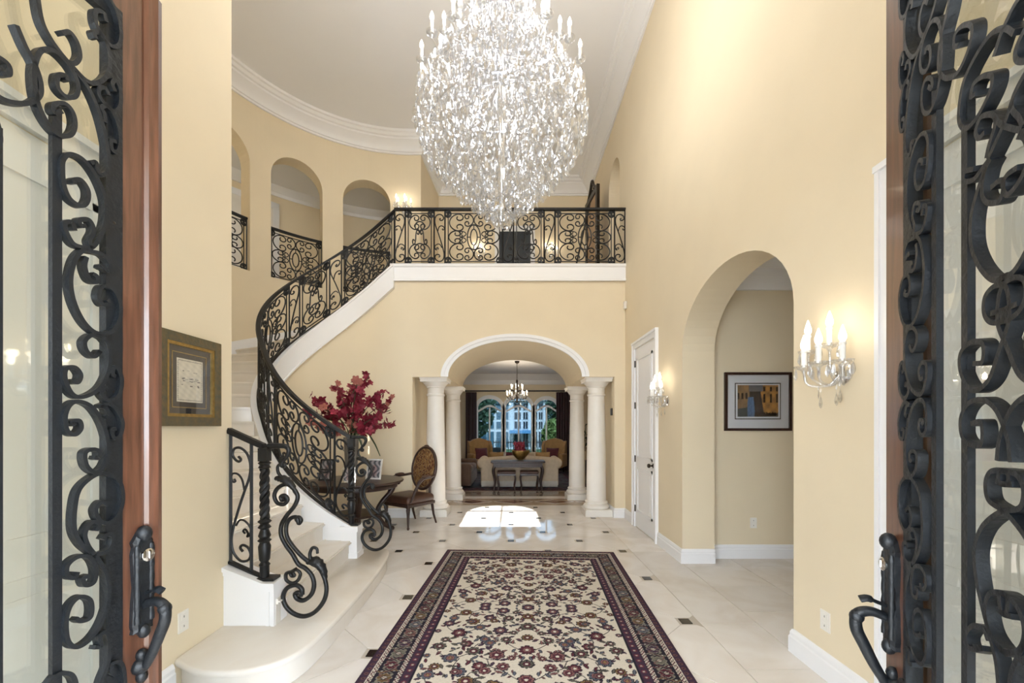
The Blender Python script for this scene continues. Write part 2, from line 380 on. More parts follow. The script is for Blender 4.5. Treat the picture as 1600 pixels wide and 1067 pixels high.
# stair well wall and path of the stair
WC, WR = (-2.25, 5.8), 1.12
def wr(t): return WR+(0 if t < 225 else .49*((t-225)/66.)**1.6)
def wp(p, off=0):
    if p >= 90: r = wr(p)+off; return (WC[0]+r*math.cos(R(p)), WC[1]+r*math.sin(R(p)))
    return (WC[0]+(90-p)*R(1)*WR, WC[1]+WR+off)
def zb(p): return .50+(291-p)*(BAL-.50)/215.4
PS = list(np.linspace(291, 75.6, 90))
def wallstrip(ps, zlo, zhi, o0, o1):
    mb = MB(); V = []
    for p in ps:
        a, b = wp(p, o0), wp(p, o1); V += [(*a, zlo(p)), (*b, zlo(p)), (*b, zhi(p)), (*a, zhi(p))]
    fs = [(i*4+k, i*4+(k+1) % 4, i*4+4+(k+1) % 4, i*4+4+k) for i in range(len(ps)-1) for k in range(4)]
    fs += [(0, 1, 2, 3), tuple((len(ps)-1)*4+k for k in (3, 2, 1, 0))]
    return mb.add(V, fs)
struct('wall_stair_well', wallstrip(list(np.linspace(291, 89.9, 90)), lambda p: 0, lambda p: max(.05, zb(p)-.3), 0, .065), 'cream', 'curved cream wall under the winding stair', 30, True)
# ---- ceilings and crown
struct('ceiling', MB().box(-5.4, .0, CE, 2.4, 10.4, CE+.1), 'ceiling', 'high smooth white ceiling over the foyer')
cr = [(0, -.33), (.03, -.33), (.035, -.30), (.06, -.295), (.07, -.25), (.10, -.21), (.15, -.16), (.20, -.13), (.205, -.10), (.24, -.09), (.27, -.05), (.30, -.04), (.31, 0), (0, 0)]
cpath = [(XR, .28), (XR, HB), (-1.80, HB), p87]+[rot(a, RR) for a in range(90, 263, 3)]
struct('trim_2', MB().sweep(cpath, [(o, CE+z) for o, z in cr]), 'white', 'deep white crown moulding following the curved foyer ceiling', 30)
struct('trim_3', MB().sweep([(XL, 2.87), (XL, .28)], [(o, CE+z) for o, z in cr]), 'white', 'white crown moulding above the left wall', 30)
# ---- baseboards
bb = [(0, 0), (.022, 0), (.022, .105), (.016, .115), (.016, .135), (.008, .155), (0, .16)]
def base(name, path, label): return struct(name, MB().sweep(path, bb), 'white', label)
base('baseboard_left', [(XL, 2.37), (XL, 2.22)], 'white baseboard on the left wall below the outlet')
base('baseboard_right', [(XR, 2.2), (XR, 2.785), (XR+.36, 2.785)], 'white baseboard between side door and arched opening')
base('baseboard_arch', [(XR+.36, 4.607), (XR, 4.607), (XR, 5.36)], 'white baseboard wrapping the far side of the arch')
base('baseboard_corner', [(XR, 6.42), (XR, BW), (1.72, BW), (1.72, 9.0)], 'white baseboard in the corner beside the columns')
base('baseboard_hall', [(5.2, 4.78), (XR+.36, 4.78)], 'white baseboard under the picture in the side hall')
base('baseboard_well', [(-1.67, 9.0), (-1.67, BW)]+[wp(p, 0) for p in range(88, 226, 4)], 'white baseboard around the stair well')
# ---- side hall
struct('wall_hall_far', MB().box(XR+.36, 4.78, 0, 5.6, 4.9, 3.5), 'cream', 'cream wall of the side hall behind the framed picture')
struct('wall_hall_near', MB().box(XR+.36, 2.1, 0, 5.6, 2.25, 3.5), 'cream', 'near cream wall of the side hall')
struct('wall_hall_end', MB().box(5.2, 2.1, 0, 5.3, 4.9, 3.5), 'cream', 'end wall of the side hall')
struct('ceiling_hall', MB().box(XR+.2, 2.1, 3.3, 5.6, 4.9, 3.4), 'ceiling', 'white ceiling of the side hall')
struct('trim_4', MB().sweep([(5.2, 4.78), (XR+.36, 4.78)], [(0, 3.1), (.03, 3.1), (.06, 3.17), (.14, 3.25), (.16, 3.3), (0, 3.3)]), 'white', 'white crown moulding in the side hall')
# ---- balcony
struct('floor_balcony', MB().box(-1.97, BW+.02, 4.0, XR, HB, BAL), 'stonewhite', 'pale stone floor of the upper landing')
fa = [(0, -.28), (.03, -.28), (.03, -.25), (.015, -.24), (.015, -.05), (.03, -.04), (.045, 0), (0, 0)]
struct('trim_5', MB().sweep([(XR, BW-.012), (-2.03, BW-.012)], [(o, BAL+.004+z) for o, z in fa]), 'white', 'white fascia band along the balcony edge')
# ---- front wall with arched window over the doors (daylight comes from here)
Wf1 = arch_wall([-2.4, -.80, .43, 2.4], 3.2, CE, [dict(a=-.80, b=.43, sill=5.05, spring=6.05, rise=.6)], lambda u, d: (u, .08+d), .20)
Wf0 = arch_wall([-2.4, 2.4], 0, 3.2, [dict(a=-1.32, b=.80, sill=0, spring=2.95, rise=0.0)], lambda u, d: (u, .08+d), .20)
wf = struct('wall_front', Wf1, 'cream', 'front wall above the entrance with an arched window')
struct('wall_entrance', Wf0, 'cream', 'front wall around the entrance doors')
wn = tag(bpy.data.objects.new('window_1', None), 'arched window above the entrance doors', None, None, 'structure'); COL.objects.link(wn)
obj('pane', MB().box(-.8, .17, 5.05, .43, .176, 6.65), 'picture_glass', wn)
obj('muntin', MB().box(-.205, .15, 5.05, -.165, .2, 6.65), 'white', wn); obj('muntin', MB().box(-.8, .15, 6.1, .43, .2, 6.14), 'white', wn)
pr = struct('sun_block_slab', MB().box(-3.2, -4.1, 3.22, 3.2, .08, 3.42), 'white', 'unseen flat white slab added outside the entrance to block the sun')  # unseen slab, added to keep direct sun out of the doorway
for x in (-2.9, 2.9): struct('sun_block_column', MB().lathe([(.2, 0), (.2, .2), (.16, .25), (.14, 3.0), (.2, 3.1), (.2, 3.22)], 20, (x, -3.9, 0)), 'white', 'unseen white column added under the sun-blocking slab', 40)  # out of view, added to carry the sun-blocking slab
struct('ground', MB().box(-40, -30, -.3, 40, .05, -.05), 'paving', 'pale paving outside the entrance')
# ---- living room
LY, LC = 14.45, 3.35
struct('floor_living', MB().box(-3.6, 9.05, -.12, 3.6, LY+.2, 0), 'living_floor', 'dark polished floor of the living room')
struct('wall_living_left', MB().box(-3.7, 9.02, 0, -3.6, LY, LC), 'cream', 'left wall of the living room')
struct('wall_living_right', MB().box(3.6, 9.02, 0, 3.7, LY, LC), 'cream', 'right wall of the living room')
struct('wall_living_front', MB().box(-3.7, 8.9, 0, -1.67, 9.02, LC).box(1.72, 8.9, 0, 3.7, 9.02, LC), 'cream', 'wall of the living room beside the arch')
struct('ceiling_living', MB().box(-3.7, 9.0, LC, 3.7, LY+.2, LC+.1), 'ceiling', 'white ceiling of the living room')
WIN = [(-1.24, -.33), (-.26, .72), (.79, 1.62)]
Wl = arch_wall([-3.7, 3.7], 0, LC, [dict(a=a, b=b, sill=.35, spring=2.18, rise=(b-a)/2*.82) for a, b in WIN], lambda u, d: (u, LY+d), .2)
struct('wall_living_far', Wl, 'cream', 'far wall of the living room around three arched windows')
struct('trim_6', MB().sweep([(3.6, 9.05), (3.6, LY), (-3.6, LY), (-3.6, 9.05)], [(0, LC-.35), (.03, LC-.35), (.05, LC-.29), (.06, LC-.2), (.14, LC-.12), (.2, LC-.06), (.24, LC), (0, LC)]), 'white', 'layered white crown moulding in the living room', 30)
for k, (a, b) in enumerate(WIN):
    c, h = (a+b)/2, (b-a)/2; w = tag(bpy.data.objects.new('window_%d' % (k+2), None), None, None, None, 'structure'); COL.objects.link(w)
    w['label'] = ['white arched window behind the left wing chair', 'white arched window behind the sofa', 'white arched window behind the right wing chair'][k]
    def arc(r, zr, n=24): return [(c+r*math.cos(pi*j/n), 2.18+zr*math.sin(pi*j/n)) for j in range(n+1)]
    o_, i_ = arc(h+.07, h*.82+.08), arc(h-.05, h*.82-.05); mb = MB()
    M = Matrix(((1, 0, 0, 0), (0, 0, 1, 0), (0, 1, 0, 0), (0, 0, 0, 1)))
    for j in range(24): mb.prism([o_[j], o_[j+1], i_[j+1], i_[j]], LY-.04, LY+.06, M)
    for s in (-1, 1): xx = c+s*h; mb.box(min(xx+s*.07, xx-s*.05), LY-.04, .35, max(xx+s*.07, xx-s*.05), LY+.06, 2.18)
    mb.box(a-.07, LY-.08, .28, b+.07, LY+.06, .36); obj('window_frame', mb, 'white', w)
    mb = MB(); tr = [(a+(b-a)*j/16, 2.02+.2*math.sin(pi*j/16)**1.5) for j in range(17)]
    for j in range(16): mb.prism([tr[j], tr[j+1], (tr[j+1][0], tr[j+1][1]+.07), (tr[j][0], tr[j][1]+.07)], LY+.0, LY+.06, M)
    obj('transom_bar', mb, 'white', w); obj('mullion', MB().box(c-.025, LY, .35, c+.025, LY+.06, 2.2), 'white', w)
    obj('pane', MB().prism([(a, .35), (b, .35)]+[(c+h*math.cos(pi*j/24), 2.18+h*.82*math.sin(pi*j/24)) for j in range(25)], LY+.085, LY+.09, M), 'window_glass', w)
# ---- staircase
st = thing('staircase', 'winding cream marble staircase with rounded bottom step and white stringer', 'staircase', (-1.6, 3.6, 0))
RISE = BAL/24
def th(i): return 291-(i-2)*9.79
def outer(p):
    if p > 276: return {2: (-1.60, 2.80), 3: (-1.93, 2.80)}[round((291-p)/9.79)+2]
    if p >= 90: d = (math.cos(R(p)), math.sin(R(p))); o = WC
    else: d = (0, 1); o = wp(p)
    ex_, ey = o[0]-RC[0], o[1]-RC[1]; b_ = ex_*d[0]+ey*d[1]; c_ = ex_*ex_+ey*ey-(RR+.04)**2; t = -b_+math.sqrt(b_*b_-c_); return (o[0]+d[0]*t, o[1]+d[1]*t)
def steppoly(i, nose=0.0):
    p0, p1 = th(i), th(i+1)
    o0, o1 = outer(p0), outer(p1)
    inn = [wp(p0+(p1-p0)*k/4) for k in range(5)]
    if i >= 4:
        a0 = math.atan2(o0[1]-RC[1], o0[0]-RC[0]) % (2*pi); a1 = math.atan2(o1[1]-RC[1], o1[0]-RC[0]) % (2*pi)
        out = [(RC[0]+(RR+.04)*math.cos(a0+(a1-a0)*k/4), RC[1]+(RR+.04)*math.sin(a0+(a1-a0)*k/4)) for k in range(5)]
    elif i == 3: out = [o0, (-1.95, 2.87), (-2.19, 2.88), o1]
    else: out = [o0, o1]
    if nose:
        d = Vector((out[0][0]-inn[0][0], out[0][1]-inn[0][1])).normalized(); n = Vector((-d.y, d.x))   # away from the step
        mid = Vector(inn[-1])-Vector(inn[0]); n = -n if n.dot(mid) > 0 else n
        inn[0] = (inn[0][0]+n.x*nose, inn[0][1]+n.y*nose); out[0] = (out[0][0]+n.x*nose, out[0][1]+n.y*nose)
    return inn[::-1]+out
s1 = spl([(-1.95, 2.385), (-1.75, 2.285), (-1.55, 2.27), (-1.38, 2.33), (-1.275, 2.47), (-1.235, 2.75), (-1.226, 3.3), (-1.25, 3.9), (-1.30, 4.35), (-1.35, 4.52), (-1.45, 4.60), (-1.58, 4.56)], 5)
first = s1+[(-1.70, 4.40), (-1.72, 4.3), (-1.72, 2.87), (-1.95, 2.87)]
cxm, cym = -1.7, 3.4
def shrink(poly, d): 
    out = []
    for (x, y) in poly:
        v = Vector((cxm-x, (cym-y)*.55)); v = v.normalized()*d; out.append((x+v.x, y+v.y))
    return out
in1 = shrink(s1, .035)+first[len(s1):]
obj('riser', MB().prism(in1, 0, RISE-.045), 'step_marble', st, 30, world=True)
mb = MB(); prof = [(0.018, RISE-.045), (.004, RISE-.038), (0, RISE-.022), (.006, RISE-.006), (.016, RISE)]; n = len(first); V = []
for d, z in prof: V += [(x, y, z) for x, y in (shrink(s1, d)+first[len(s1):])]
mb.add(V, [tuple(range(n-1, -1, -1)), tuple((len(prof)-1)*n+k for k in range(n))]+[(j*n+k, j*n+(k+1) % n, j*n+n+(k+1) % n, j*n+n+k) for j in range(len(prof)-1) for k in range(n)])
obj('tread', mb, 'step_marble', st, 40, world=True)
for i in range(2, 24):
    z = RISE*i
    obj('riser', MB().prism(steppoly(i), max(0, z-RISE-.05), z-.038), 'step_marble', st, world=True)
    bm = bmesh.new(); P = steppoly(i, .028); vs_ = [bm.verts.new((x, y, z-.038)) for x, y in P]; f = bm.faces.new(vs_); r_ = bmesh.ops.extrude_face_region(bm, geom=[f])
    bmesh.ops.translate(bm, verts=[v for v in r_['geom'] if isinstance(v, bmesh.types.BMVert)], vec=(0, 0, .038))
    ed = [e for e in bm.edges if all(((v.co.x-P[4][0])**2+(v.co.y-P[4][1])**2 < 1e-8 or (v.co.x-P[5][0])**2+(v.co.y-P[5][1])**2 < 1e-8) for v in e.verts) and abs(e.verts[0].co.z-e.verts[1].co.z) < 1e-6]
    bmesh.ops.bevel(bm, geom=ed, offset=.014, segments=2, affect='EDGES'); obj('tread', MB().bm(bm), 'step_marble', st, world=True)
obj('riser', MB().prism([wp(75.6), (wp(75.6)[0]+.05, wp(75.6)[1]), (-1.92, 8.6), (-1.97, 8.6)], BAL-RISE-.1, BAL-.01), 'step_marble', st, world=True)
obj('stringer', wallstrip(PS, lambda p: zb(p)-.38, lambda p: zb(p)-.03, -.065, .065), 'white', st, 30, True, world=True)
obj('stringer_cap', wallstrip(PS, lambda p: zb(p)-.035, lambda p: zb(p), -.085, .085), 'white', st, 30, True, world=True)
obj('stringer_moulding', wallstrip(PS, lambda p: zb(p)-.40, lambda p: zb(p)-.37, -.08, .07), 'white', st, 30, True, world=True)
e0 = wp(291)
obj('pedestal', MB().box(e0[0]-.075, e0[1]-.075, RISE, e0[0]+.085, e0[1]+.085, .46).box(e0[0]-.09, e0[1]-.09, .45, e0[0]+.1, e0[1]+.1, .5).box(e0[0]-.085, e0[1]-.085, RISE, e0[0]+.095, e0[1]+.095, RISE+.05), 'white', st, world=True)
M = Matrix(((1, 0, 0, 0), (0, 0, 1, 0), (0, 1, 0, 0), (0, 0, 0, 1)))
pd = [(-1.95, RISE), (-1.615, RISE), (-1.615, .455), (-1.68, .455), (-1.95, .56)]
obj('pedestal', MB().prism(pd, 2.79, 2.93, M), 'white', st, world=True)
mb = MB()
for (a, b, w0, w1) in (((-1.95, .575), (-1.68, .468), 2.77, 2.945), ((-1.68, .468), (-1.60, .468), 2.77, 2.945), ((-1.95, .545), (-1.68, .438), 2.782, 2.935), ((-1.68, .438), (-1.606, .438), 2.782, 2.935)):
    mb.prism([(a[0], a[1]-.03), (b[0], b[1]-.03), b, a], w0, w1, M)
mb.box(-1.625, 2.778, RISE, -1.603, 2.94, .45).box(-1.66, 2.784, RISE, -1.64, 2.79, .42)
obj('pedestal_moulding', mb, 'white', st, world=True)
# skirting on the rotunda wall rising with the steps
obj('skirting', MB().add(*(lambda ps: ([v for p in ps for v in ((*outer(p)[:2], zb(p)-.15), (*outer(p)[:2], zb(p)+.1), (outer(p)[0]+(RC[0]-outer(p)[0])*.022, outer(p)[1]+(RC[1]-outer(p)[1])*.022, zb(p)+.1), (outer(p)[0]+(RC[0]-outer(p)[0])*.022, outer(p)[1]+(RC[1]-outer(p)[1])*.022, zb(p)-.15))], [(i*4+k, i*4+(k+1) % 4, i*4+4+(k+1) % 4, i*4+4+k) for i in range(len(ps)-1) for k in range(4)]))(list(np.linspace(271, 77, 80)))), 'white', st, 30, world=True)
# ---- columns
def column(x, y, label):
    t = thing('column', label, 'column', (x, y, 0))
    obj('plinth', MB().box(-.23, -.23, 0, .23, .23, .10).box(-.215, -.215, .10, .215, .215, .115), 'column', t)
    obj('base', MB().lathe([(.21, .115), (.225, .13), (.225, .16), (.205, .185), (.19, .19), (.185, .205), (.195, .215), (.195, .235), (.175, .25)], 40), 'column', t, 35)
    obj('shaft', MB().lathe([(.172, .25)]+[(.168-.026*(k/12)**1.7, .26+(2.05-.26)*k/12) for k in range(13)]+[(.155, 2.06), (.158, 2.075), (.155, 2.09), (.142, 2.10)], 40), 'column', t, 35)
    obj('capital', MB().lathe([(.142, 2.10), (.143, 2.19), (.158, 2.20), (.158, 2.215), (.17, 2.225), (.205, 2.27), (.212, 2.29)], 40).box(-.225, -.225, 2.29, .225, .225, 2.33).box(-.235, -.235, 2.33, .235, .235, 2.36), 'column', t, 35)
    return t
column(-1.33, 7.20, 'pale stone column beside the oval-backed armchair'); column(1.47, 7.20, 'pale stone column nearest the white closet door')
column(-1.25, 8.78, 'pale stone column at the living room end, on the stair side'); column(1.38, 8.78, 'pale stone column at the living room end, on the closet door side')
mb = MB()
for (yf, yb_) in ((BW-.045, BW+.01),):
    n = 48; o_ = [(.05-1.24*math.cos(pi*k/n), 2.36+.715*math.sin(pi*k/n)) for k in range(n+1)]; i_ = [(.05-1.12*math.cos(pi*k/n), 2.36+.61*math.sin(pi*k/n)) for k in range(n+1)]; m_ = [((a[0]+b[0])/2, (a[1]+b[1])/2) for a, b in zip(o_, i_)]
    for k in range(n): mb.prism([o_[k], o_[k+1], m_[k+1], m_[k]], yf, yb_, M); mb.prism([m_[k], m_[k+1], i_[k+1], i_[k]], yf+.02, yb_, M)
struct('trim_7', mb, 'white', 'white moulding around the arch above the columns')
# ---- interior doors
def panel_door(name, wall, y0, y1, ht, sgn, label, knob_y, hinge_y):
    """white panelled door on a side wall; sgn = direction into the room"""
    d = tag(bpy.data.objects.new(name, None), label, None, None, 'structure'); COL.objects.link(d); d.location = (wall, (y0+y1)/2, 0)
    def B(mb, a, z0, b, z1, o0, o1): xs = sorted((wall+sgn*o0, wall+sgn*o1)); return mb.box(xs[0], a, z0, xs[1], b, z1)
    c = MB(); B(c, y0, 0, y0+.09, ht, 0, .03); B(c, y1-.09, 0, y1, ht, 0, .03); B(c, y0+.09, ht-.09, y1-.09, ht, 0, .03)
    B(c, y0-.004, 0, y0+.02, ht+.006, 0, .042); B(c, y1-.02, 0, y1+.004, ht+.006, 0, .042); B(c, y0-.008, ht-.02, y1+.008, ht+.012, 0, .048); obj('door_frame', c, 'white', d, world=True)
    a, b = y0+.095, y1-.095; s = MB(); B(s, a, .01, b, ht-.1, 0, .008); lf = obj('door_leaf', s, 'white', d, world=True)
    for z0, z1 in ((.25, .92), (1.05, ht-.25)):
        m_ = MB()
        for q_ in ((a+.1, z0, b-.1, z0+.035), (a+.1, z1-.035, b-.1, z1), (a+.1, z0, a+.135, z1), (b-.135, z0, b-.1, z1)): B(m_, *q_, .008, .02)
        obj('panel_moulding', m_, 'white', d, world=True)
        m_ = MB(); B(m_, a+.18, z0+.08, b-.18, z1-.08, .008, .014); obj('door_panel', m_, 'white', d, world=True)
    kx = wall+sgn*.008; Mx = Matrix.Translation((kx, knob_y, 1.0)) @ Matrix.Rotation(sgn*pi/2, 4, 'Y')
    k_ = obj('door_knob', MB().lathe([(.032, 0), (.032, .008), (.012, .012), (.011, .04), (.026, .05), (.03, .065), (.022, .08), (1e-5, .083)], 16, M=Mx), 'bronze', d, 40, world=True)
    for z in (.28, ht*.37, ht*.66, ht-.32):
        m_ = MB(); B(m_, hinge_y-.012, z-.05, hinge_y+.012, z+.05, .006, .024); obj('hinge', m_, 'bronze', d, world=True)
    return d
panel_door('door_1', XR, 5.36, 6.42, 2.80, -1, 'narrow white panelled closet door with black knob and hinges', 5.52, 6.32)
panel_door('door_2', XL, 1.00, 2.13, 2.80, 1, 'white panelled door behind the open front door by the framed certificate', 1.98, 1.10)
panel_door('door_3', XR, .95, 2.115, 2.84, -1, 'white panelled door behind the open front door by the crystal sconce', 1.96, 1.05)
ud = tag(bpy.data.objects.new('door_4', None), 'dark navy double door at the back of the upper landing', None, None, 'structure'); COL.objects.link(ud); ud.location = (.1, HB, BAL)
for xa, xb in ((-.31, .065), (.075, .45)):
    lf = obj('door_leaf', MB().box(xa, HB-.05, BAL, xb, HB, 6.28), 'navy_door', ud, world=True)
    for za, zb_ in ((4.45, 5.2), (5.35, 6.1)): obj('door_panel', MB().box(xa+.07, HB-.06, za, xb-.07, HB-.05, zb_), 'navy_door', ud, world=True)
obj('door_frame', MB().box(-.42, HB-.04, BAL, -.31, HB, 6.4).box(.45, HB-.04, BAL, .56, HB, 6.4).box(-.42, HB-.05, 6.28, .56, HB, 6.42), 'white', ud, world=True)
gd = tag(bpy.data.objects.new('door_5', None), 'white door frame on the gallery wall seen through the arch', None, None, 'structure'); COL.objects.link(gd)
ga = 139.0; gx, gy = rot(ga, 4.5); Mg = Matrix.Translation((gx, gy, BAL)) @ Matrix.Rotation(R(ga+90), 4, 'Z')
obj('door_leaf', MB().box(-.42, .0, 0, .42, .03, 2.0, Mg), 'stonewhite', gd); obj('door_frame', MB().box(-.54, -.05, 0, -.42, .04, 2.12, Mg).box(.42, -.05, 0, .54, .04, 2.12, Mg).box(-.54, -.05, 2.0, .54, .04, 2.13, Mg), 'white', gd)
# ================================================================ wrought iron
def scroll(kind, mid=1.15, am=.36, c1=3.3, c2=2.7, N=30, one=False):
    """canonical C or S scroll by integrating a turning profile, scaled to the unit square"""
    ts = np.linspace(-1, 1, 2*N+1); ang = []
    for t in ts:
        a = abs(t); x = max(0, (a-am)/(1-am)); turn = mid*min(a/am, 1)+c1*x+c2*x*x
        if one and t < 0: turn = mid*a
        ang.append((turn if t > 0 else -turn) if kind == 'C' else turn)
    P = [(0., 0.)]
    for i in range(len(ts)-1):
        a = (ang[i]+ang[i+1])/2; P.append((P[-1][0]+math.cos(a+pi/2), P[-1][1]+math.sin(a+pi/2)))
    xs = [p[0] for p in P]; ys = [p[1] for p in P]; x0, x1, y0, y1 = min(xs), max(xs), min(ys), max(ys)
    return [((p[0]-x0)/(x1-x0), (p[1]-y0)/(y1-y0)) for p in P]
SC_C = scroll('C'); SC_S = scroll('S', .5, .28, 3.2, 2.4)
NPTS = [[((x-55)/117, (725-y)/620) for x, y in l] for l in (
 [(100, 203), (112, 212), (104, 226), (84, 224), (70, 205), (80, 175), (112, 158), (146, 172), (163, 215), (158, 275), (132, 355), (102, 450), (77, 540), (64, 612), (74, 665), (110, 690), (148, 674), (163, 642), (150, 614), (122, 612), (110, 630), (124, 642)],
 [(78, 318), (84, 328), (72, 334), (62, 318), (72, 296), (98, 288), (120, 305), (132, 350)],
 [(136, 552), (126, 545), (134, 532), (150, 545), (146, 562), (160, 548), (162, 515), (135, 494), (108, 500), (88, 535)])]
def put(can, x0, y0, x1, y1, rot90=False):       # C opens to the left in canonical form; swap x0/x1 to flip
    return [((x0+(x1-x0)*(p[1] if rot90 else p[0])), (y0+(y1-y0)*(p[0] if rot90 else p[1]))) for p in can]
def ringpts(cx, cy, rx, ry, n=28): return [(cx+rx*math.cos(2*pi*k/n), cy+ry*math.sin(2*pi*k/n)) for k in range(n)]
def corner(cx, cy, a):                            # small rosette: ring and two curls
    return [('ring_scroll', ringpts(cx, cy, .055/a, .060, 18), True), ('curl', put(SC_C, cx-.002/a, cy-.04, cx-.045/a, cy+.04), False), ('curl', put(SC_C, cx+.002/a, cy-.04, cx+.045/a, cy+.04), False)]
def panelA(a):                                    # a = width / height ratio (for round rings)
    S = []; e = .06/a
    S += [('oval', ringpts(.5, .50, .125*.95/a, .225), True), ('oval', ringpts(.5, .50, .065*.95/a, .145), True)]
    for dx, dy, d2, e2 in ((.065*.95/a, 0, .125*.95/a, 0), (-.065*.95/a, 0, -.125*.95/a, 0), (0, .145, 0, .225), (0, -.145, 0, -.225)): S.append(('tie', [(.5+dx, .50+dy), (.5+d2, .50+e2)], False))
    for sx in (-1, 1):
        X = lambda x: .5+sx*x
        for sy in (-1, 1):
            Yv = lambda y: .50+sy*y
            S.append(('scroll', put(SC_C, X(.155), Yv(.20), X(.006), Yv(.42)), False))
            S.append(('scroll', put(SC_C, X(.185), Yv(.115), X(.42), Yv(.42)), False))
            S.append(('curl', put(SC_C, X(.25), Yv(.008), X(.135), Yv(.105)), False))
        S.append(('scroll', put(SC_C, X(.235), .50-.115, X(.435), .50+.115), False))
        S.append(('thin_bar', [(X(.445), .03), (X(.445), 1.0)], False))
        for cy in (.075, .92): S += corner(X(.5-e*.95), cy, a)
    S += [('thin_rail', [(e, .055), (1-e, .055)], False), ('thin_rail', [(e, .93), (1-e, .93)], False)]
    return S
def panelB(a):
    S = []; e = .06/a
    for sx in (-1, 1):
        X = lambda x: .5+sx*x
        S.append(('scroll', put(SC_S, X(.02), .37, X(.25), .64), False)); S.append(('scroll', put(SC_C, X(.03), .64, X(.36), .90), False)); S.append(('scroll', put(SC_C, X(.03), .11, X(.36), .37), False))
        S.append(('thin_bar', [(X(.40), .03), (X(.40), 1.0)], False))
        for cy in (.075, .92): S += corner(X(.5-e*.95), cy, a)
    S += [('oval', ringpts(.5, .70, .085/a, .085), True), ('oval', ringpts(.5, .30, .085/a, .085), True)]
    S += [('thin_rail', [(e, .055), (1-e, .055)], False), ('thin_rail', [(e, .93), (1-e, .93)], False)]
    return S
def panelN(a, f=1):
    X = (lambda x: x) if f > 0 else (lambda x: 1-x)
    return [(('scroll', 'curl', 'curl')[i], [(X(u), v) for u, v in spl(l, 5)], False) for i, l in enumerate(NPTS)]
def railing(root, pos, zb_, L, Hh, seq, rad=.0105, posts=True, skip=None):
    """pos(s)->(x, y); seq of ('A'|'B'|'N'|'n', width); all pieces of one railing are parts of root"""
    s0 = 0; tot = sum(w for _, w in seq); k = L/tot
    def P(s, v): x, y = pos(s); return (x, y, zb_(s)+v*Hh)
    def post(s):
        obj('post', MB().tube([P(s, 0), P(s, 1)], .0125, 4), 'iron', root, world=True)
    post(.006)
    for kind, w in seq:
        w *= k; a = w/Hh; strokes = panelA(a) if kind == 'A' else panelB(a) if kind == 'B' else panelN(a, 1 if kind == 'N' else -1)
        for nm, pts, closed in strokes:
            if len(pts) == 2:
                n = 2 if abs(pts[0][0]-pts[1][0])*w < .05 else 10; pts = [(pts[0][0]+(pts[1][0]-pts[0][0])*j/(n-1), pts[0][1]+(pts[1][1]-pts[0][1])*j/(n-1)) for j in range(n)]
            obj(nm, MB().tube([P(s0+u*w, v) for u, v in pts], rad*(.8 if nm in ('thin_bar', 'thin_rail', 'curl', 'tie') else 1), 5, closed), 'iron', root, 50, world=True)
        s0 += w; post(s0-(.006 if s0 > L-.01 else 0))
    n = max(2, int(L/.06)); S = [L*j/n for j in range(n+1)]
    hp = [(.030, 0), (.030, .02), (.022, .038), (-.022, .038), (-.030, .02), (-.030, 0)]
    obj('handrail', MB().sweep([(*pos(s), zb_(s)+Hh-.012) for s in S], hp), 'iron', root, 50, world=True)
    obj('base_rail', MB().sweep([(*pos(s), zb_(s)) for s in S], [(.02, 0), (.02, .016), (-.02, .016), (-.02, 0)]), 'iron', root, 50, world=True)
def newel(root, x, y, z0, z1):
    h = z1-z0
    pr = [(.030, 0), (.030, .10), (.036, .11), (.024, .13), (.034, .15), (.040, .25), (.030, .28), (.044, .295), (.030, .31), (.040, .33), (.026, .38), (.042, .395), (.026, .42), (.044, .44), (.024, .46)]
    M_ = Matrix.Translation((x, y, z0)) @ Matrix.Diagonal((1, 1, h, 1))
    obj('newel_post', MB().lathe([(r, z) for r, z in pr], 14, M=M_), 'iron', root, 40, world=True)
    mb = MB(); 
    for ph in range(3): mb.tube([(x+.016*math.cos(t*14+ph*2*pi/3), y+.016*math.sin(t*14+ph*2*pi/3), z0+h*(.46+.38*t)) for t in np.linspace(0, 1, 40)], .017, 6)
    obj('newel_twist', mb, 'iron', root, 50, world=True)
    obj('newel_cap', MB().lathe([(.024, .84), (.040, .85), (.03, .87), (.042, .885), (.028, .90)], 14, M=M_).box(x-.03, y-.03, z0+h*.90, x+.03, y+.03, z1), 'iron', root, 40, world=True)
    obj('newel_foot', MB().box(x-.05, y-.045, z0-.002, x+.085, y+.045, z0+.016), 'iron', root, world=True)
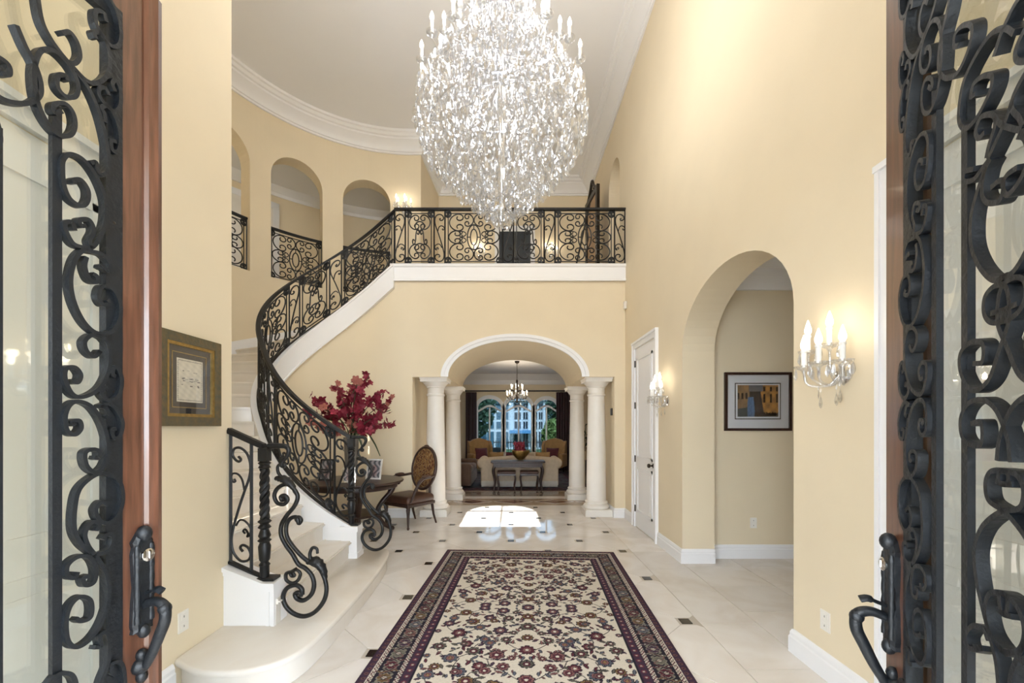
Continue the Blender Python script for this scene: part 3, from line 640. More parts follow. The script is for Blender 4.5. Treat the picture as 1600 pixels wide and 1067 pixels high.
def volute(root, x, y, zt, sc=1.0, sd=1):
    """big descending S volute beside a newel; sketch units are 1/3.333 px of the photograph at the near newel"""
    u = 2.83/F/3.333*sc
    def T(p): return (x+(p[0]-230)*u*sd, y, zt-(p[1]-130)*u)
    def st_(nm, pts, r0, r1=None, n=10):
        q_ = spl(pts, 7); r1 = r1 or r0; m = len(q_)
        obj(nm, MB().tube([T(p) for p in q_], [(r0+(r1-r0)*i/m) for i in range(m)], n), 'iron', root, 60, world=True)
    st_('volute', [(318, 402), (318, 388), (300, 388), (294, 410), (315, 428), (332, 405), (320, 375), (290, 362)][0:1]+[(302, 412), (296, 392), (318, 386), (332, 408), (312, 432), (278, 425), (262, 388), (278, 350), (318, 328), (358, 345), (384, 390), (368, 440), (328, 490), (300, 540), (298, 595), (322, 645), (358, 695), (388, 745), (425, 768), (458, 805), (470, 855), (455, 905), (415, 935), (380, 925), (372, 900), (398, 895), (400, 915)], .013, .016)
    st_('volute', [(385, 520), (378, 510), (390, 500), (402, 515), (390, 532), (378, 500), (345, 508), (325, 545), (328, 600), (358, 650), (402, 700), (445, 735), (495, 765), (525, 820), (535, 880), (520, 940), (475, 995), (420, 1018), (365, 1005), (322, 965), (308, 915), (330, 870), (375, 855), (405, 875), (408, 905)], .0135, .016)
    st_('rail_drop', [(230, 128), (280, 126), (322, 130), (338, 152), (325, 185), (305, 208), (300, 232), (318, 236)], .020, .010)
    st_('tendril', [(318, 236), (316, 222), (296, 220), (280, 235), (282, 265), (300, 290), (335, 318)], .008, .012)
    st_('tendril', [(488, 690), (484, 665), (462, 660), (448, 690), (452, 725)], .009, .013)
    st_('heart_scroll', [(360, 790), (368, 806), (352, 808), (348, 790), (375, 775), (398, 795), (385, 830), (355, 845), (325, 828), (325, 795), (352, 785), (378, 770)], .010, .013)
    for pts, w in (([(265, 295), (310, 300), (355, 335), (382, 400)], .030), ([(430, 735), (480, 730), (520, 780), (536, 850)], .036)):
        q_ = spl(pts, 6); m = len(q_); obj('acanthus_leaf', MB().tube([T(p) for p in q_], [.006+w*math.sin(pi*min(1, (i+1)/m*1.05)**.8)*.8*(1+.18*math.sin(i*2.6)) for i in range(m)], 8, squash=.6), 'iron', root, 70, world=True)
# ---- stair and balcony railing
sr = thing('stair_railing', 'long black scrolled iron railing winding up the stair and along the balcony', 'railing', (e0[0], e0[1], .5))
PP = [wp(p) for p in np.linspace(291, 75.6, 400)]; SS = [0]
for a, b in zip(PP[:-1], PP[1:]): SS.append(SS[-1]+math.dist(a, b))
LS = SS[-1]; pl_ = np.linspace(291, 75.6, 400)
HR = .90
def sp(s): p = np.interp(s, SS, pl_); return wp(p)
def sz(s): return zb(np.interp(s, SS, pl_))+.004
railing(sr, sp, sz, LS, HR, [('n', .19), ('A', .95), ('N', .19), ('B', .50), ('n', .19), ('A', .95), ('N', .19), ('B', .50), ('n', .19), ('A', .90)])
railing(sr, lambda s: (-1.97+s, BW), lambda s: BAL+.006, XR+1.97, HR+.02, [('N', .176), ('B', .47), ('n', .176), ('A', .94), ('N', .176), ('B', .50), ('N', .176), ('A', .97), ('n', .176), ('e', .001)][:9])
newel(sr, e0[0], e0[1], .50, .50+HR)
volute(sr, e0[0]+.01, e0[1], .50+HR+.01, 1.0)
# ---- short railing at the foot of the stair
orl = thing('foot_railing', 'short black iron railing with twisted newel and big volute on the white pedestal', 'railing', (-1.70, 2.84, .5))
zr = lambda s: .472+max(0, (.24-s))*.46
railing(orl, lambda s: (-1.945+s, 2.845), zr, .155, .905, [('N', .155)], rad=.009)
hp = [(.030, 0), (.030, .02), (.022, .038), (-.022, .038), (-.030, .02), (-.030, 0)]
obj('handrail', MB().sweep([(-1.79, 2.845, zr(.155)+.893), (-1.705, 2.845, .472+.895)], hp), 'iron', orl, 50, world=True)
obj('base_rail', MB().sweep([(-1.79, 2.845, zr(.155)), (-1.705, 2.845, .474)], [(.02, 0), (.02, .016), (-.02, .016), (-.02, 0)]), 'iron', orl, 50, world=True)
newel(orl, -1.705, 2.845, .474, 1.375); volute(orl, -1.68, 2.845, 1.385, 1.0)
# ---- railings in the gallery arches
for k, (a, b) in enumerate(AR):
    lab = ['black iron scroll railing in the gallery arch partly hidden by the left wall', 'black iron scroll railing in the gallery arch showing a white door frame', 'black iron scroll railing in the gallery arch beside the upper sconce'][k]
    t = thing('gallery_railing', lab, 'railing', (*rot((a+b)/2, RR+.1), BAL)); Lk = R(b-a)*(RR+.1)
    railing(t, lambda s: rot(b-math.degrees(s/(RR+.1)), RR+.1), lambda s: BAL+.005, Lk, .92, [('A', Lk)], rad=.0105)
# ================================================================ front doors
LA, RB = R(8.5), R(-22.0)
LF, RF = (-1.115, 1.30), (1.088, 1.20)
def left_sz(x, y):
    m = (x-800)/F; s = (m*LF[1]-LF[0])/(m*math.cos(LA)-math.sin(LA)); Y = LF[1]-s*math.cos(LA); return s, H0+(YH-y)*Y/F
def right_sz(x, y):
    m = (x-800)/F; s = (m*RF[1]-RF[0])/(m*math.cos(RB)+math.sin(RB)); Y = RF[1]-s*math.cos(RB); return s, H0+(YH-y)*Y/F
CR = {1: (0, 0, 3.95), 2: (0, 260, 3.95), 3: (0, 520, 3.95), 4: (0, 780, 3.719), 5: (1340, 0, 3.95), 6: (1340, 260, 3.95), 7: (1340, 520, 3.95), 8: (1340, 780, 3.719)}
STRIP = [
 (1, [(190, -60), (220, 120), (270, 230), (340, 330), (420, 420), (500, 500), (560, 518), (620, 480), (648, 400), (630, 280), (590, 210), (550, 205), (562, 245)]),
 (1, [(350, 210), (400, 205), (445, 270), (460, 350), (430, 395), (390, 390)]),
 (1, [(385, 505), (372, 472), (325, 472), (322, 540), (370, 598), (430, 600), (450, 540), (420, 450), (360, 370), (290, 315), (220, 318), (185, 390), (177, 500), (200, 640), (260, 765), (330, 835), (400, 838), (430, 780), (418, 700), (370, 645), (302, 650), (302, 700), (350, 690)]),
 (1, [(440, 450), (520, 560), (580, 700), (620, 850), (640, 980), (632, 1060), (600, 1082), (570, 1055), (562, 1005), (528, 1008)]),
 (1, [(625, 140), (608, 85), (560, 75), (562, 150), (600, 230), (660, 290), (705, 280), (716, 200), (690, 80), (650, 0), (630, -80)]),
 (1, [(640, 592), (622, 552), (585, 545), (580, 590), (620, 650), (680, 692), (712, 650), (712, 560), (682, 500), (662, 522), (680, 568)]),
 (1, [(620, 760), (612, 705), (595, 668), (640, 662), (690, 750), (713, 860), (698, 938), (662, 928), (655, 872), (688, 880)]),
 (2, [(430, 112), (424, 88), (470, 88), (512, 150), (508, 218), (468, 246), (400, 203), (362, 120), (352, 20), (358, -40), (400, -72), (480, -40), (560, 60), (618, 200), (622, 330), (590, 430), (540, 500), (490, 503), (420, 478), (374, 400), (370, 352), (410, 347), (430, 398)]),
 (2, [(535, 505), (522, 460), (548, 400), (520, 334), (462, 332), (466, 368), (500, 368)]),
 (2, [(592, 632), (600, 615), (638, 648), (648, 600), (600, 545), (530, 527), (480, 522), (430, 580), (403, 700), (422, 830), (482, 955), (560, 1026), (648, 1026), (706, 950), (712, 850), (670, 762), (602, 742), (578, 800), (602, 852), (650, 848), (632, 822)]),
 (2, [(502, 560), (492, 620), (520, 698), (568, 716), (568, 682), (542, 664)]),
 (3, [(572, 130), (588, 112), (550, 148), (502, 110), (492, 52), (540, 14), (608, 34), (648, 110), (638, 240), (580, 346), (480, 396), (412, 376), (370, 290), (374, 224), (430, 214), (466, 260), (448, 306), (412, 296)]),
 (3, [(430, 570), (412, 548), (458, 543), (468, 590), (430, 628), (380, 600), (370, 510), (402, 442), (460, 424), (540, 462), (608, 570), (638, 700), (618, 808), (560, 860), (504, 820), (494, 742), (540, 718), (582, 732), (578, 772), (552, 768)]),
 (3, [(640, 352), (627, 332), (595, 370), (640, 418), (700, 388), (722, 300), (700, 224), (672, 214), (664, 258), (685, 268)]),
 (3, [(622, 520), (640, 508), (622, 462), (592, 452), (650, 442), (700, 490), (727, 560), (708, 638), (672, 646), (660, 600), (688, 592)]),
 (4, [(600, 32), (562, 14), (528, 60), (548, 118), (600, 138), (658, 90), (686, 0), (668, -100), (600, -148), (520, -138), (432, -60), (403, 60), (403, 180), (442, 258), (500, 308)]),
 (4, [(530, 182), (548, 142), (502, 134), (464, 200), (482, 268), (520, 318)]),
 (4, [(570, 232), (592, 204), (628, 212), (622, 268), (580, 308), (530, 318)]),
 (4, [(422, 420), (402, 456), (360, 438), (362, 382), (420, 334), (490, 334), (528, 400), (518, 478), (470, 498), (454, 460), (490, 442)]),
 (4, [(530, 330), (588, 430), (606, 560), (568, 700), (500, 806), (420, 856), (364, 820), (354, 700), (382, 612), (440, 564), (498, 590), (498, 680), (442, 706), (412, 690)]),
 (4, [(522, 858), (556, 850), (552, 790), (590, 772), (608, 830), (600, 950), (560, 1060), (540, 1200)]),
 (4, [(642, 1018), (622, 1000), (624, 952), (678, 952), (698, 1050), (690, 1200)]),
 (4, [(250, 1080), (310, 1014), (380, 1014), (410, 1070), (400, 1160)]),
]
CENTRE = [
 (5, [(690, 262), (664, 268), (668, 200), (710, 144), (768, 134), (778, 200), (740, 330), (680, 438), (610, 466), (568, 420), (563, 330), (582, 200), (612, 80), (640, -60)]),
 (5, [(800, 562), (772, 578), (792, 500), (850, 452), (908, 452), (898, 540), (830, 680), (760, 768), (712, 768), (693, 690), (722, 500), (802, 330), (900, 192), (990, 152), (1050, 182)]),
 (5, [(860, 802), (822, 838), (804, 790), (842, 704), (918, 694), (928, 760), (890, 880), (872, 960)]),
 (5, [(1040, 600), (1000, 720), (930, 870), (880, 970)]),
 (6, [(790, 2), (734, 22), (728, 78), (790, 68), (860, -20), (890, -60)]),
 (6, [(900, 120), (958, 74), (986, 92), (958, 198), (880, 212), (844, 150), (862, 20), (900, -60)]),
 (6, [(870, -20), (812, 150), (774, 300), (774, 480), (832, 618), (920, 696), (1010, 660)]),
 (6, [(900, 900), (988, 884), (978, 948), (900, 956), (858, 900), (863, 800), (920, 734), (988, 724), (1018, 800), (1018, 950), (960, 1120), (890, 1310), (800, 1382), (740, 1340), (700, 1240), (710, 1140), (780, 1078), (848, 1092), (846, 1200), (784, 1214)]),
 (7, [(772, 562), (838, 554), (838, 688), (760, 688), (712, 630), (708, 520), (760, 432), (850, 412), (938, 480), (1008, 650), (1028, 800)]),
 (7, [(930, 920), (1006, 938), (1006, 864), (910, 854), (868, 920), (882, 1030), (960, 1090)]),
 (8, [(960, 66), (880, 92), (792, 170), (748, 300), (762, 480), (800, 650), (840, 800), (880, 960), (900, 1150)]),
 (8, [(880, 640), (938, 678), (946, 572), (850, 552), (812, 640), (842, 780), (930, 900), (967, 900)]),
 (8, [(742, 868), (798, 876), (722, 878), (694, 800), (740, 744), (800, 764), (830, 830)]),
]
DW = 1.0; BAR1, BAR2 = .262, .372
def sketch(lst, fn, dy=0):
    res = []
    for c, pts in lst:
        x0, y0, s_ = CR[c]; res.append([fn(x0+p[0]/s_, y0+p[1]/s_) for p in spl(pts, 6)])
    return res
STR2 = sketch(STRIP, left_sz); CEN2 = sketch(CENTRE, right_sz)
TOPZ = 2.86
def front_door(name, label, free, ang, sgn):
    """leaf with its free edge at `free`; s runs from the free edge to the hinge, d towards the outside face"""
    t = thing(name, label, 'door', (free[0], free[1], 0))
    dx, dy = sgn*math.sin(ang), -math.cos(ang)                 # along the leaf, towards the hinge
    nx, ny = (-dy, dx); 
    if nx*sgn > 0: nx, ny = -nx, -ny                             # outside face looks at the middle of the doorway
    def mp(s, z, d): return (dx*s+nx*d, dy*s+ny*d, z)
    def bar(mb, s0, z0, s1, z1, d0, d1): return mb.add([mp(s, z, d) for z in (z0, z1) for s, d in ((s0, d0), (s1, d0), (s1, d1), (s0, d1))], [(3, 2, 1, 0), (4, 5, 6, 7), (0, 1, 5, 4), (1, 2, 6, 5), (2, 3, 7, 6), (3, 0, 4, 7)])
    for s0, s1 in ((0.0, .105), (DW-.105, DW)):
        mb = MB(); bar(mb, s0, .012, s1, TOPZ, -.055, 0); obj('stile', mb, 'mahogany', t)
    for z0, z1 in ((.012, .2), (TOPZ-.14, TOPZ)): mb = MB(); bar(mb, .105, z0, DW-.105, z1, -.055, 0); obj('rail', mb, 'mahogany', t)
    if sgn < 0:                                                  # rounded astragal along the free edge
        mb = MB(); prof = [(-.006, -.06), (-.006, 0), (.0, .014), (.014, .018), (.026, .014), (.038, .012), (.046, .004), (.046, -.06)]; V = []
        for z in (.012, 2.85): V += [mp(s, z, d) for s, d in prof]
        n = len(prof); mb.add(V, [tuple(range(n)), tuple(range(2*n-1, n-1, -1))]+[(k, (k+1) % n, n+(k+1) % n, n+k) for k in range(n)]); obj('astragal', mb, 'mahogany', t)
    mb = MB(); bar(mb, .105, .2, DW-.105, TOPZ-.14, -.030, -.024); obj('pane', mb, 'door_glass', t)
    mb = MB()
    for q_ in ((.105, .2, .148, TOPZ-.14), (DW-.148, .2, DW-.105, TOPZ-.14), (.148, .2, DW-.148, .24), (.148, TOPZ-.18, DW-.148, TOPZ-.14)): bar(mb, *q_, -.020, .003)
    obj('grille_frame', mb, 'door_iron', t)
    for s in (BAR1, BAR2, DW-BAR1, DW-BAR2):
        near = s in (BAR1, DW-BAR1); mb = MB(); bar(mb, s-.010, .60 if near else .24, s+.010, 2.33 if near else 2.2, -.004, .009); obj('grille_bar', mb, 'door_iron', t)
    for strokes in (STR2, CEN2):
        for pts in strokes:
            for mir in (False, True):
                pp = [((DW-s) if mir else s, z) for s, z in pts if .2 < z < TOPZ-.14]
                if len(pp) > 3: obj('grille_scroll', MB().flat(pp, .0100, .021, lambda s, z, d: mp(s, z, d-.003)), 'door_iron', t, 50)
    for s in (.127, DW-.127):
        for z in (2.1, 1.62, .72, .5): c = mp(s, z, -.001); obj('screw', MB().ell(c, (.006, .006, .006), 8, 6), 'bronze', t, 40)
    for z in (2.4, 1.75, 1.1, .45):
        mb = MB(); bar(mb, DW-.004, z-.06, DW+.012, z+.06, -.05, -.006); obj('hinge', mb, 'bronze', t)
    # handle set
    h = obj('handle_plate', MB().flat([(.052, .862+.352*k/20) for k in range(21)], .001, .001, mp), 'door_iron', t)
    bpy.data.objects.remove(h)
    zt, zbm = 1.212, .895
    outl = [(.0, zt), (.012, zt-.006), (.022, zt-.022), (.030, zt-.035), (.026, zt-.05), (.030, zt-.07), (.027, zt-.13), (.024, zt-.17), (.028, zt-.21), (.031, zt-.28), (.028, zt-.295), (.030, zt-.305), (.018, zbm+.010), (.006, zbm)]
    poly = outl+[(-a, b) for a, b in outl[::-1]]; poly = [(.055+a, b) for a, b in poly]; n = len(poly); V = []
    for d, k in ((0, 1), (.012, 1), (.020, .72)): V += [mp(.055+(a-.055)*k, (b-1.035)*(1 if k == 1 else .95)+1.035, d) for a, b in poly]
    h = obj('handle_plate', MB().add(V, [tuple(range(n)), tuple(range(3*n-1, 2*n-1, -1))]+[(j*n+k, j*n+(k+1) % n, j*n+n+(k+1) % n, j*n+n+k) for j in range(2) for k in range(n)]), 'door_iron', t)
    for so in (-.020, .020): obj('plate_rod', MB().tube([mp(.055+so, z, .016) for z in np.linspace(zt-.045, zbm+.04, 16)], [.007+.0025*abs(math.sin(i*1.2)) for i in range(16)], 8), 'door_iron', h, 50)
    obj('plate_crest', MB().ell(mp(.055, zt-.012, .016), (.02, .02, .024), 10, 8).ell(mp(.055, zbm+.012, .014), (.017, .017, .022), 10, 8), 'door_iron', h, 50)
    Mk = Matrix((( *(Vector((dx, dy, 0))), 0), (0, 0, 1, 0), (nx, ny, 0, 0), (0, 0, 0, 1))).transposed(); Mk.translation = Vector(mp(.052, 1.135, .018))
    obj('lock_cylinder', MB().lathe([(.019, 0), (.019, .010), (.013, .014), (1e-5, .014)], 16, M=Mk).box(-.002, -.01, .013, .002, .01, .017, Mk), 'chrome', h, 40)
    g = spl([(.055, .985, .016), (.055, .998, .055), (.055, .985, .085), (.055, .945, .088), (.055, .90, .070), (.055, .85, .048), (.055, .802, .022)], 6); m = len(g)
    gr = obj('grip', MB().tube([mp(*p) for p in g], [.0115+.004*math.sin(pi*i/m) for i in range(m)], 10), 'door_iron', t, 60)
    obj('grip_knuckle', MB().ell(mp(.055, .978, .087), (.018, .018, .020), 10, 8), 'door_iron', gr, 50)
    obj('grip_foot', MB().lathe([(.026, 0), (.026, .008), (.020, .016), (.010, .024)], 14, M=Matrix.Translation(Vector(mp(.055, .80, 0))-Vector(mp(.052, 1.135, .018))) @ Mk).ell(mp(.055, .832, .006), (.016, .016, .020), 8, 6).ell(mp(.055, .768, .006), (.016, .016, .020), 8, 6), 'door_iron', gr, 50)
    obj('thumb_latch', MB().tube([mp(*p) for p in spl([(.055, 1.018, .014), (.055, 1.026, .040), (.055, 1.034, .062), (.055, 1.029, .080)], 5)], [.006]*8+[.011]*8, 8, squash=.5), 'door_iron', t, 60)
    return t
front_door('front_door', 'open mahogany entrance door with iron scrolls, beside the framed certificate', LF, LA, -1)
front_door('front_door', 'open mahogany entrance door with iron scrolls, near the larger crystal wall sconce', RF, RB, 1)
# ================================================================ great chandelier
def drop_mesh(name, m, w=.5, flat=.5, n=6):
    prof = [(1e-4, .5), (.16, .42), (.30, .30), (.5, -.06), (.42, -.28), (1e-4, -.5)]
    mb = MB().lathe([(r*w*2*.5, z) for r, z in prof], n); mb.v = [(x, y*flat, z) for x, y, z in mb.v]; return mesh(name, mb, m)
CY, CXc = 3.9, -.10
ch = thing('crystal_chandelier', 'huge tiered crystal chandelier with white candle lights hanging in the foyer', 'chandelier', (CXc, CY, 3.40))
PR = [(6.35, .16), (6.1, .22), (5.85, .15), (5.55, .20), (5.38, .25), (5.13, .38), (4.95, .51), (4.77, .645), (4.50, .78), (4.25, .785), (4.04, .68), (3.86, .51), (3.68, .33), (3.53, .16), (3.44, .03)]
def prof_r(z): zs = [p[0] for p in PR][::-1]; rs = [p[1] for p in PR][::-1]; return float(np.interp(z, zs, rs))
dm1 = drop_mesh('crystal_drop', 'crystal', .55, .45, 6); dm2 = drop_mesh('crystal_drop', 'crystal_clear', .62, .35, 8)
drops = []; rn = random.Random(3)
z = 3.46
while z < 6.3:
    for lay, k in ((0, 1.0), (1, .84), (2, .62), (3, .36)):
        r = prof_r(z)*k
        if r < .02 and lay: continue
        n = max(4, int(2*pi*r/(.062 if lay == 0 else .085)))
        for i in range(n):
            a = 2*pi*(i+rn.random()*.5)/n+z*7; hh = rn.uniform(.060, .110); rr = r*rn.uniform(.95, 1.03)
            drops.append((a, rr, z+rn.uniform(-.03, .03), hh, lay, rn.uniform(0, 6.28), rn.uniform(-.35, .35)))
    z += .072
vis = sorted([d for d in drops if d[4] == 0 and d[2] < 5.6], key=lambda d: math.sin(d[0])*d[1]+(0 if d[2] < 5.5 else 5))
big = set(id(d) for d in vis[:300]); rest = {0: MB(), 1: MB()}
for i, d in enumerate(drops):
    a, r, z, hh, lay, az, tl = d; loc = (r*math.cos(a), r*math.sin(a), z-3.40)
    if id(d) in big: inst(dm1 if i % 2 else dm2, 'crystal_drop', ch, loc, (tl, tl*.6, az), (hh*.85, hh*.85, hh))
    else:
        src = dm1 if i % 2 else dm2; Mm = Matrix.Translation(loc) @ Matrix.Rotation(az, 4, 'Z') @ Matrix.Rotation(tl, 4, 'X') @ Matrix.Diagonal((hh*.85, hh*.85, hh, 1))
        rest[i % 2].add([Mm @ v.co for v in src.vertices], [tuple(p.vertices) for p in src.polygons])
for k in (0, 1): tag(obj('crystal_drops', rest[k], 'crystal' if k else 'crystal_clear', ch), kind='stuff')
obj('stem', MB().lathe([(1e-4, .02), (.03, .05), (.02, .2), (.05, .5), (.025, .7), (.05, 1.2), (.02, 1.5), (.04, 2.2), (.02, 2.9), (.03, 3.0), (.012, 3.05), (.012, 3.9)], 14), 'chrome', ch, 40)
obj('ceiling_cap', MB().lathe([(.16, 4.095), (.15, 4.04), (.05, 3.98), (.02, 3.9)], 24), 'chrome', ch, 40)
tor = lambda r, z, t: MB().tube([(r*math.cos(a), r*math.sin(a), z-3.4) for a in np.linspace(0, 2*pi, 48, endpoint=False)], t, 6, True)
for z_, r_ in ((4.72, .60), (5.05, .38), (5.35, .22), (5.7, .15), (4.3, .66), (3.95, .5)): obj('hoop', tor(r_, z_, .007), 'crystal', ch, 50)
cand = mesh('candle', MB().lathe([(.016, 0), (.018, .01), (.015, .02), (.015, .10), (.017, .105), (1e-4, .107)], 10), 'candle', 40)
blb = mesh('bulb', MB().lathe([(.008, .105), (.017, .125), (.019, .14), (.012, .165), (.004, .185), (1e-4, .192)], 10), 'bulb', 60)
bob = mesh('candle_cup', MB().lathe([(.010, -.03), (.012, -.012), (.045, .004), (.048, .014), (.016, .010), (1e-4, .010)], 12), 'crystal_clear', 40)
def arm_pts(r0, z0, r1, z1): return spl([(r0, z0), (r0+(r1-r0)*.35, z0-.10), (r0+(r1-r0)*.8, z1-.12), (r1, z1-.03)], 5)
lamp_spots = []
TI = [(4.74, .745, 18, .05), (4.98, .57, 14, .15), (5.20, .41, 11, .3), (5.5, .28, 8, 0), (6.02, .2, 6, .2)]
for ti, (z_, r_, n, ph) in enumerate(TI):
    for i in range(n):
        a = 2*pi*(i+ph)/n; c, s = math.cos(a), math.sin(a); zz = z_-3.4+(.03 if i % 2 else 0)
        cn = inst(cand, 'candle', ch, (r_*c, r_*s, zz)); inst(blb, 'bulb', cn); inst(bob, 'candle_cup', cn)
        obj('arm', MB().tube([(q_[0]*c, q_[0]*s, q_[1]) for q_ in arm_pts(.04, zz+.02, r_, zz)], .009, 6), 'crystal_clear', ch, 60)
        if (ti < 3 and i % 3 == 0): lamp_spots.append((r_*1.06*c, r_*1.06*s, zz+.17))
CH_W = 6.5
for p in lamp_spots: plight('chandelier_lamp', p, CH_W, (1, .98, .95), .05, ch)
for k in range(4): a = pi/4+k*pi/2; plight('chandelier_lamp', (.12*math.cos(a), .12*math.sin(a), 1.6-k*.35), CH_W*.3, (1, 1, 1), .05, ch)
for k in range(6): a = k*pi/3; plight('chandelier_lamp', (.40*math.cos(a), .40*math.sin(a), 2.62), CH_W*1.5, (1, .98, .95), .06, ch)
# ================================================================ crystal sconces
def sconce(label, loc, rotz, power, sc=1.0, light=True, arms=5):
    """local frame: wall plane is x = 0, room towards -x"""
    t = thing('wall_sconce', label, 'sconce', loc, rotz)
    Mw = Matrix.Rotation(-pi/2, 4, 'Y')
    obj('back_plate', MB().lathe([(.065*sc, 0), (.065*sc, .008), (.05*sc, .02), (.025*sc, .03), (1e-4, .032)], 20, M=Mw), 'chrome', t, 40)
    spots = [(-.13, -.15, 0), (-.20, -.07, 0), (-.16, .10, 0), (-.10, -.02, .11), (-.10, .15, .10)][:arms]
    for k, (x, y, dz) in enumerate(spots):
        x, y, dz = x*sc, y*sc, dz*sc; zc = .03*sc+dz
        obj('arm', MB().tube(spl([(-.02*sc, 0, 0), (x*.4, y*.4, -.07*sc), (x*.9, y*.9, -.06*sc+dz*.5), (x, y, zc-.01)], 6), .007*sc, 7), 'crystal_clear', t, 60)
        obj('bobeche', MB().lathe([(.01*sc, zc-.02), (.015*sc, zc-.005), (.05*sc, zc+.01), (.053*sc, zc+.02), (.02*sc, zc+.012), (1e-4, zc+.012)], 14, (x, y, 0)), 'crystal_clear', t, 40)
        cn = obj('candle', MB().lathe([(.014*sc, zc+.01), (.014*sc, zc+.10*sc), (.017*sc, zc+.103*sc), (.017*sc, zc+.115*sc), (1e-4, zc+.116*sc)], 12, (x, y, 0)), 'candle', t, 40)
        obj('bulb', MB().lathe([(.009*sc, zc+.115*sc), (.018*sc, zc+.135*sc), (.019*sc, zc+.15*sc), (.011*sc, zc+.18*sc), (.003*sc, zc+.205*sc), (1e-4, zc+.21*sc)], 12, (x, y, 0)), 'bulb', cn, 60)
        if light: plight('sconce_lamp', (x-.01*sc, y, zc+.2*sc), power/arms, (1, .88, .70), .03, t)
        for j in range(6):
            a = 2*pi*j/6+k; inst(dm1 if j % 2 else dm2, 'crystal_drop', t, (x+.047*sc*math.cos(a), y+.047*sc*math.sin(a), zc-.03*sc), (0, 0, a), (.042*sc, .042*sc, .07*sc))
    for (x, y, z0, n) in ((-.10, -.07, -.09, 3), (-.12, .02, -.10, 3), (-.08, .09, -.08, 2), (-.04, -.02, -.07, 3)):
        for j in range(n): inst(dm2 if j < n-1 else dm1, 'crystal_drop', t, (x*sc, y*sc, (z0-.035*j)*sc), (0, 0, j), ((.018 if j < n-1 else .038)*sc, (.018 if j < n-1 else .038)*sc, (.032 if j < n-1 else .07)*sc))
    return t
sconce('five-light crystal wall sconce beside the arched opening, larger in view', (XR, 2.36, 1.83), 0, .9, 1.0)
sconce('crystal wall sconce with lit candles next to the white closet door', (XR, 5.05, 1.84), 0, .9, 1.0)
u93 = rot(93.6, RR); sconce('crystal wall sconce on the curved wall above the stair head', (u93[0], u93[1], 5.97), R(93.6), 1.6, 1.0)
sconce('crystal wall sconce on the landing wall, stair side of the dark door', (-.80, HB, 5.68), pi/2, 2.5, .9)
sconce('crystal wall sconce on the landing wall, easel side of the dark door', (.95, HB, 5.68), pi/2, 2.5, .9)
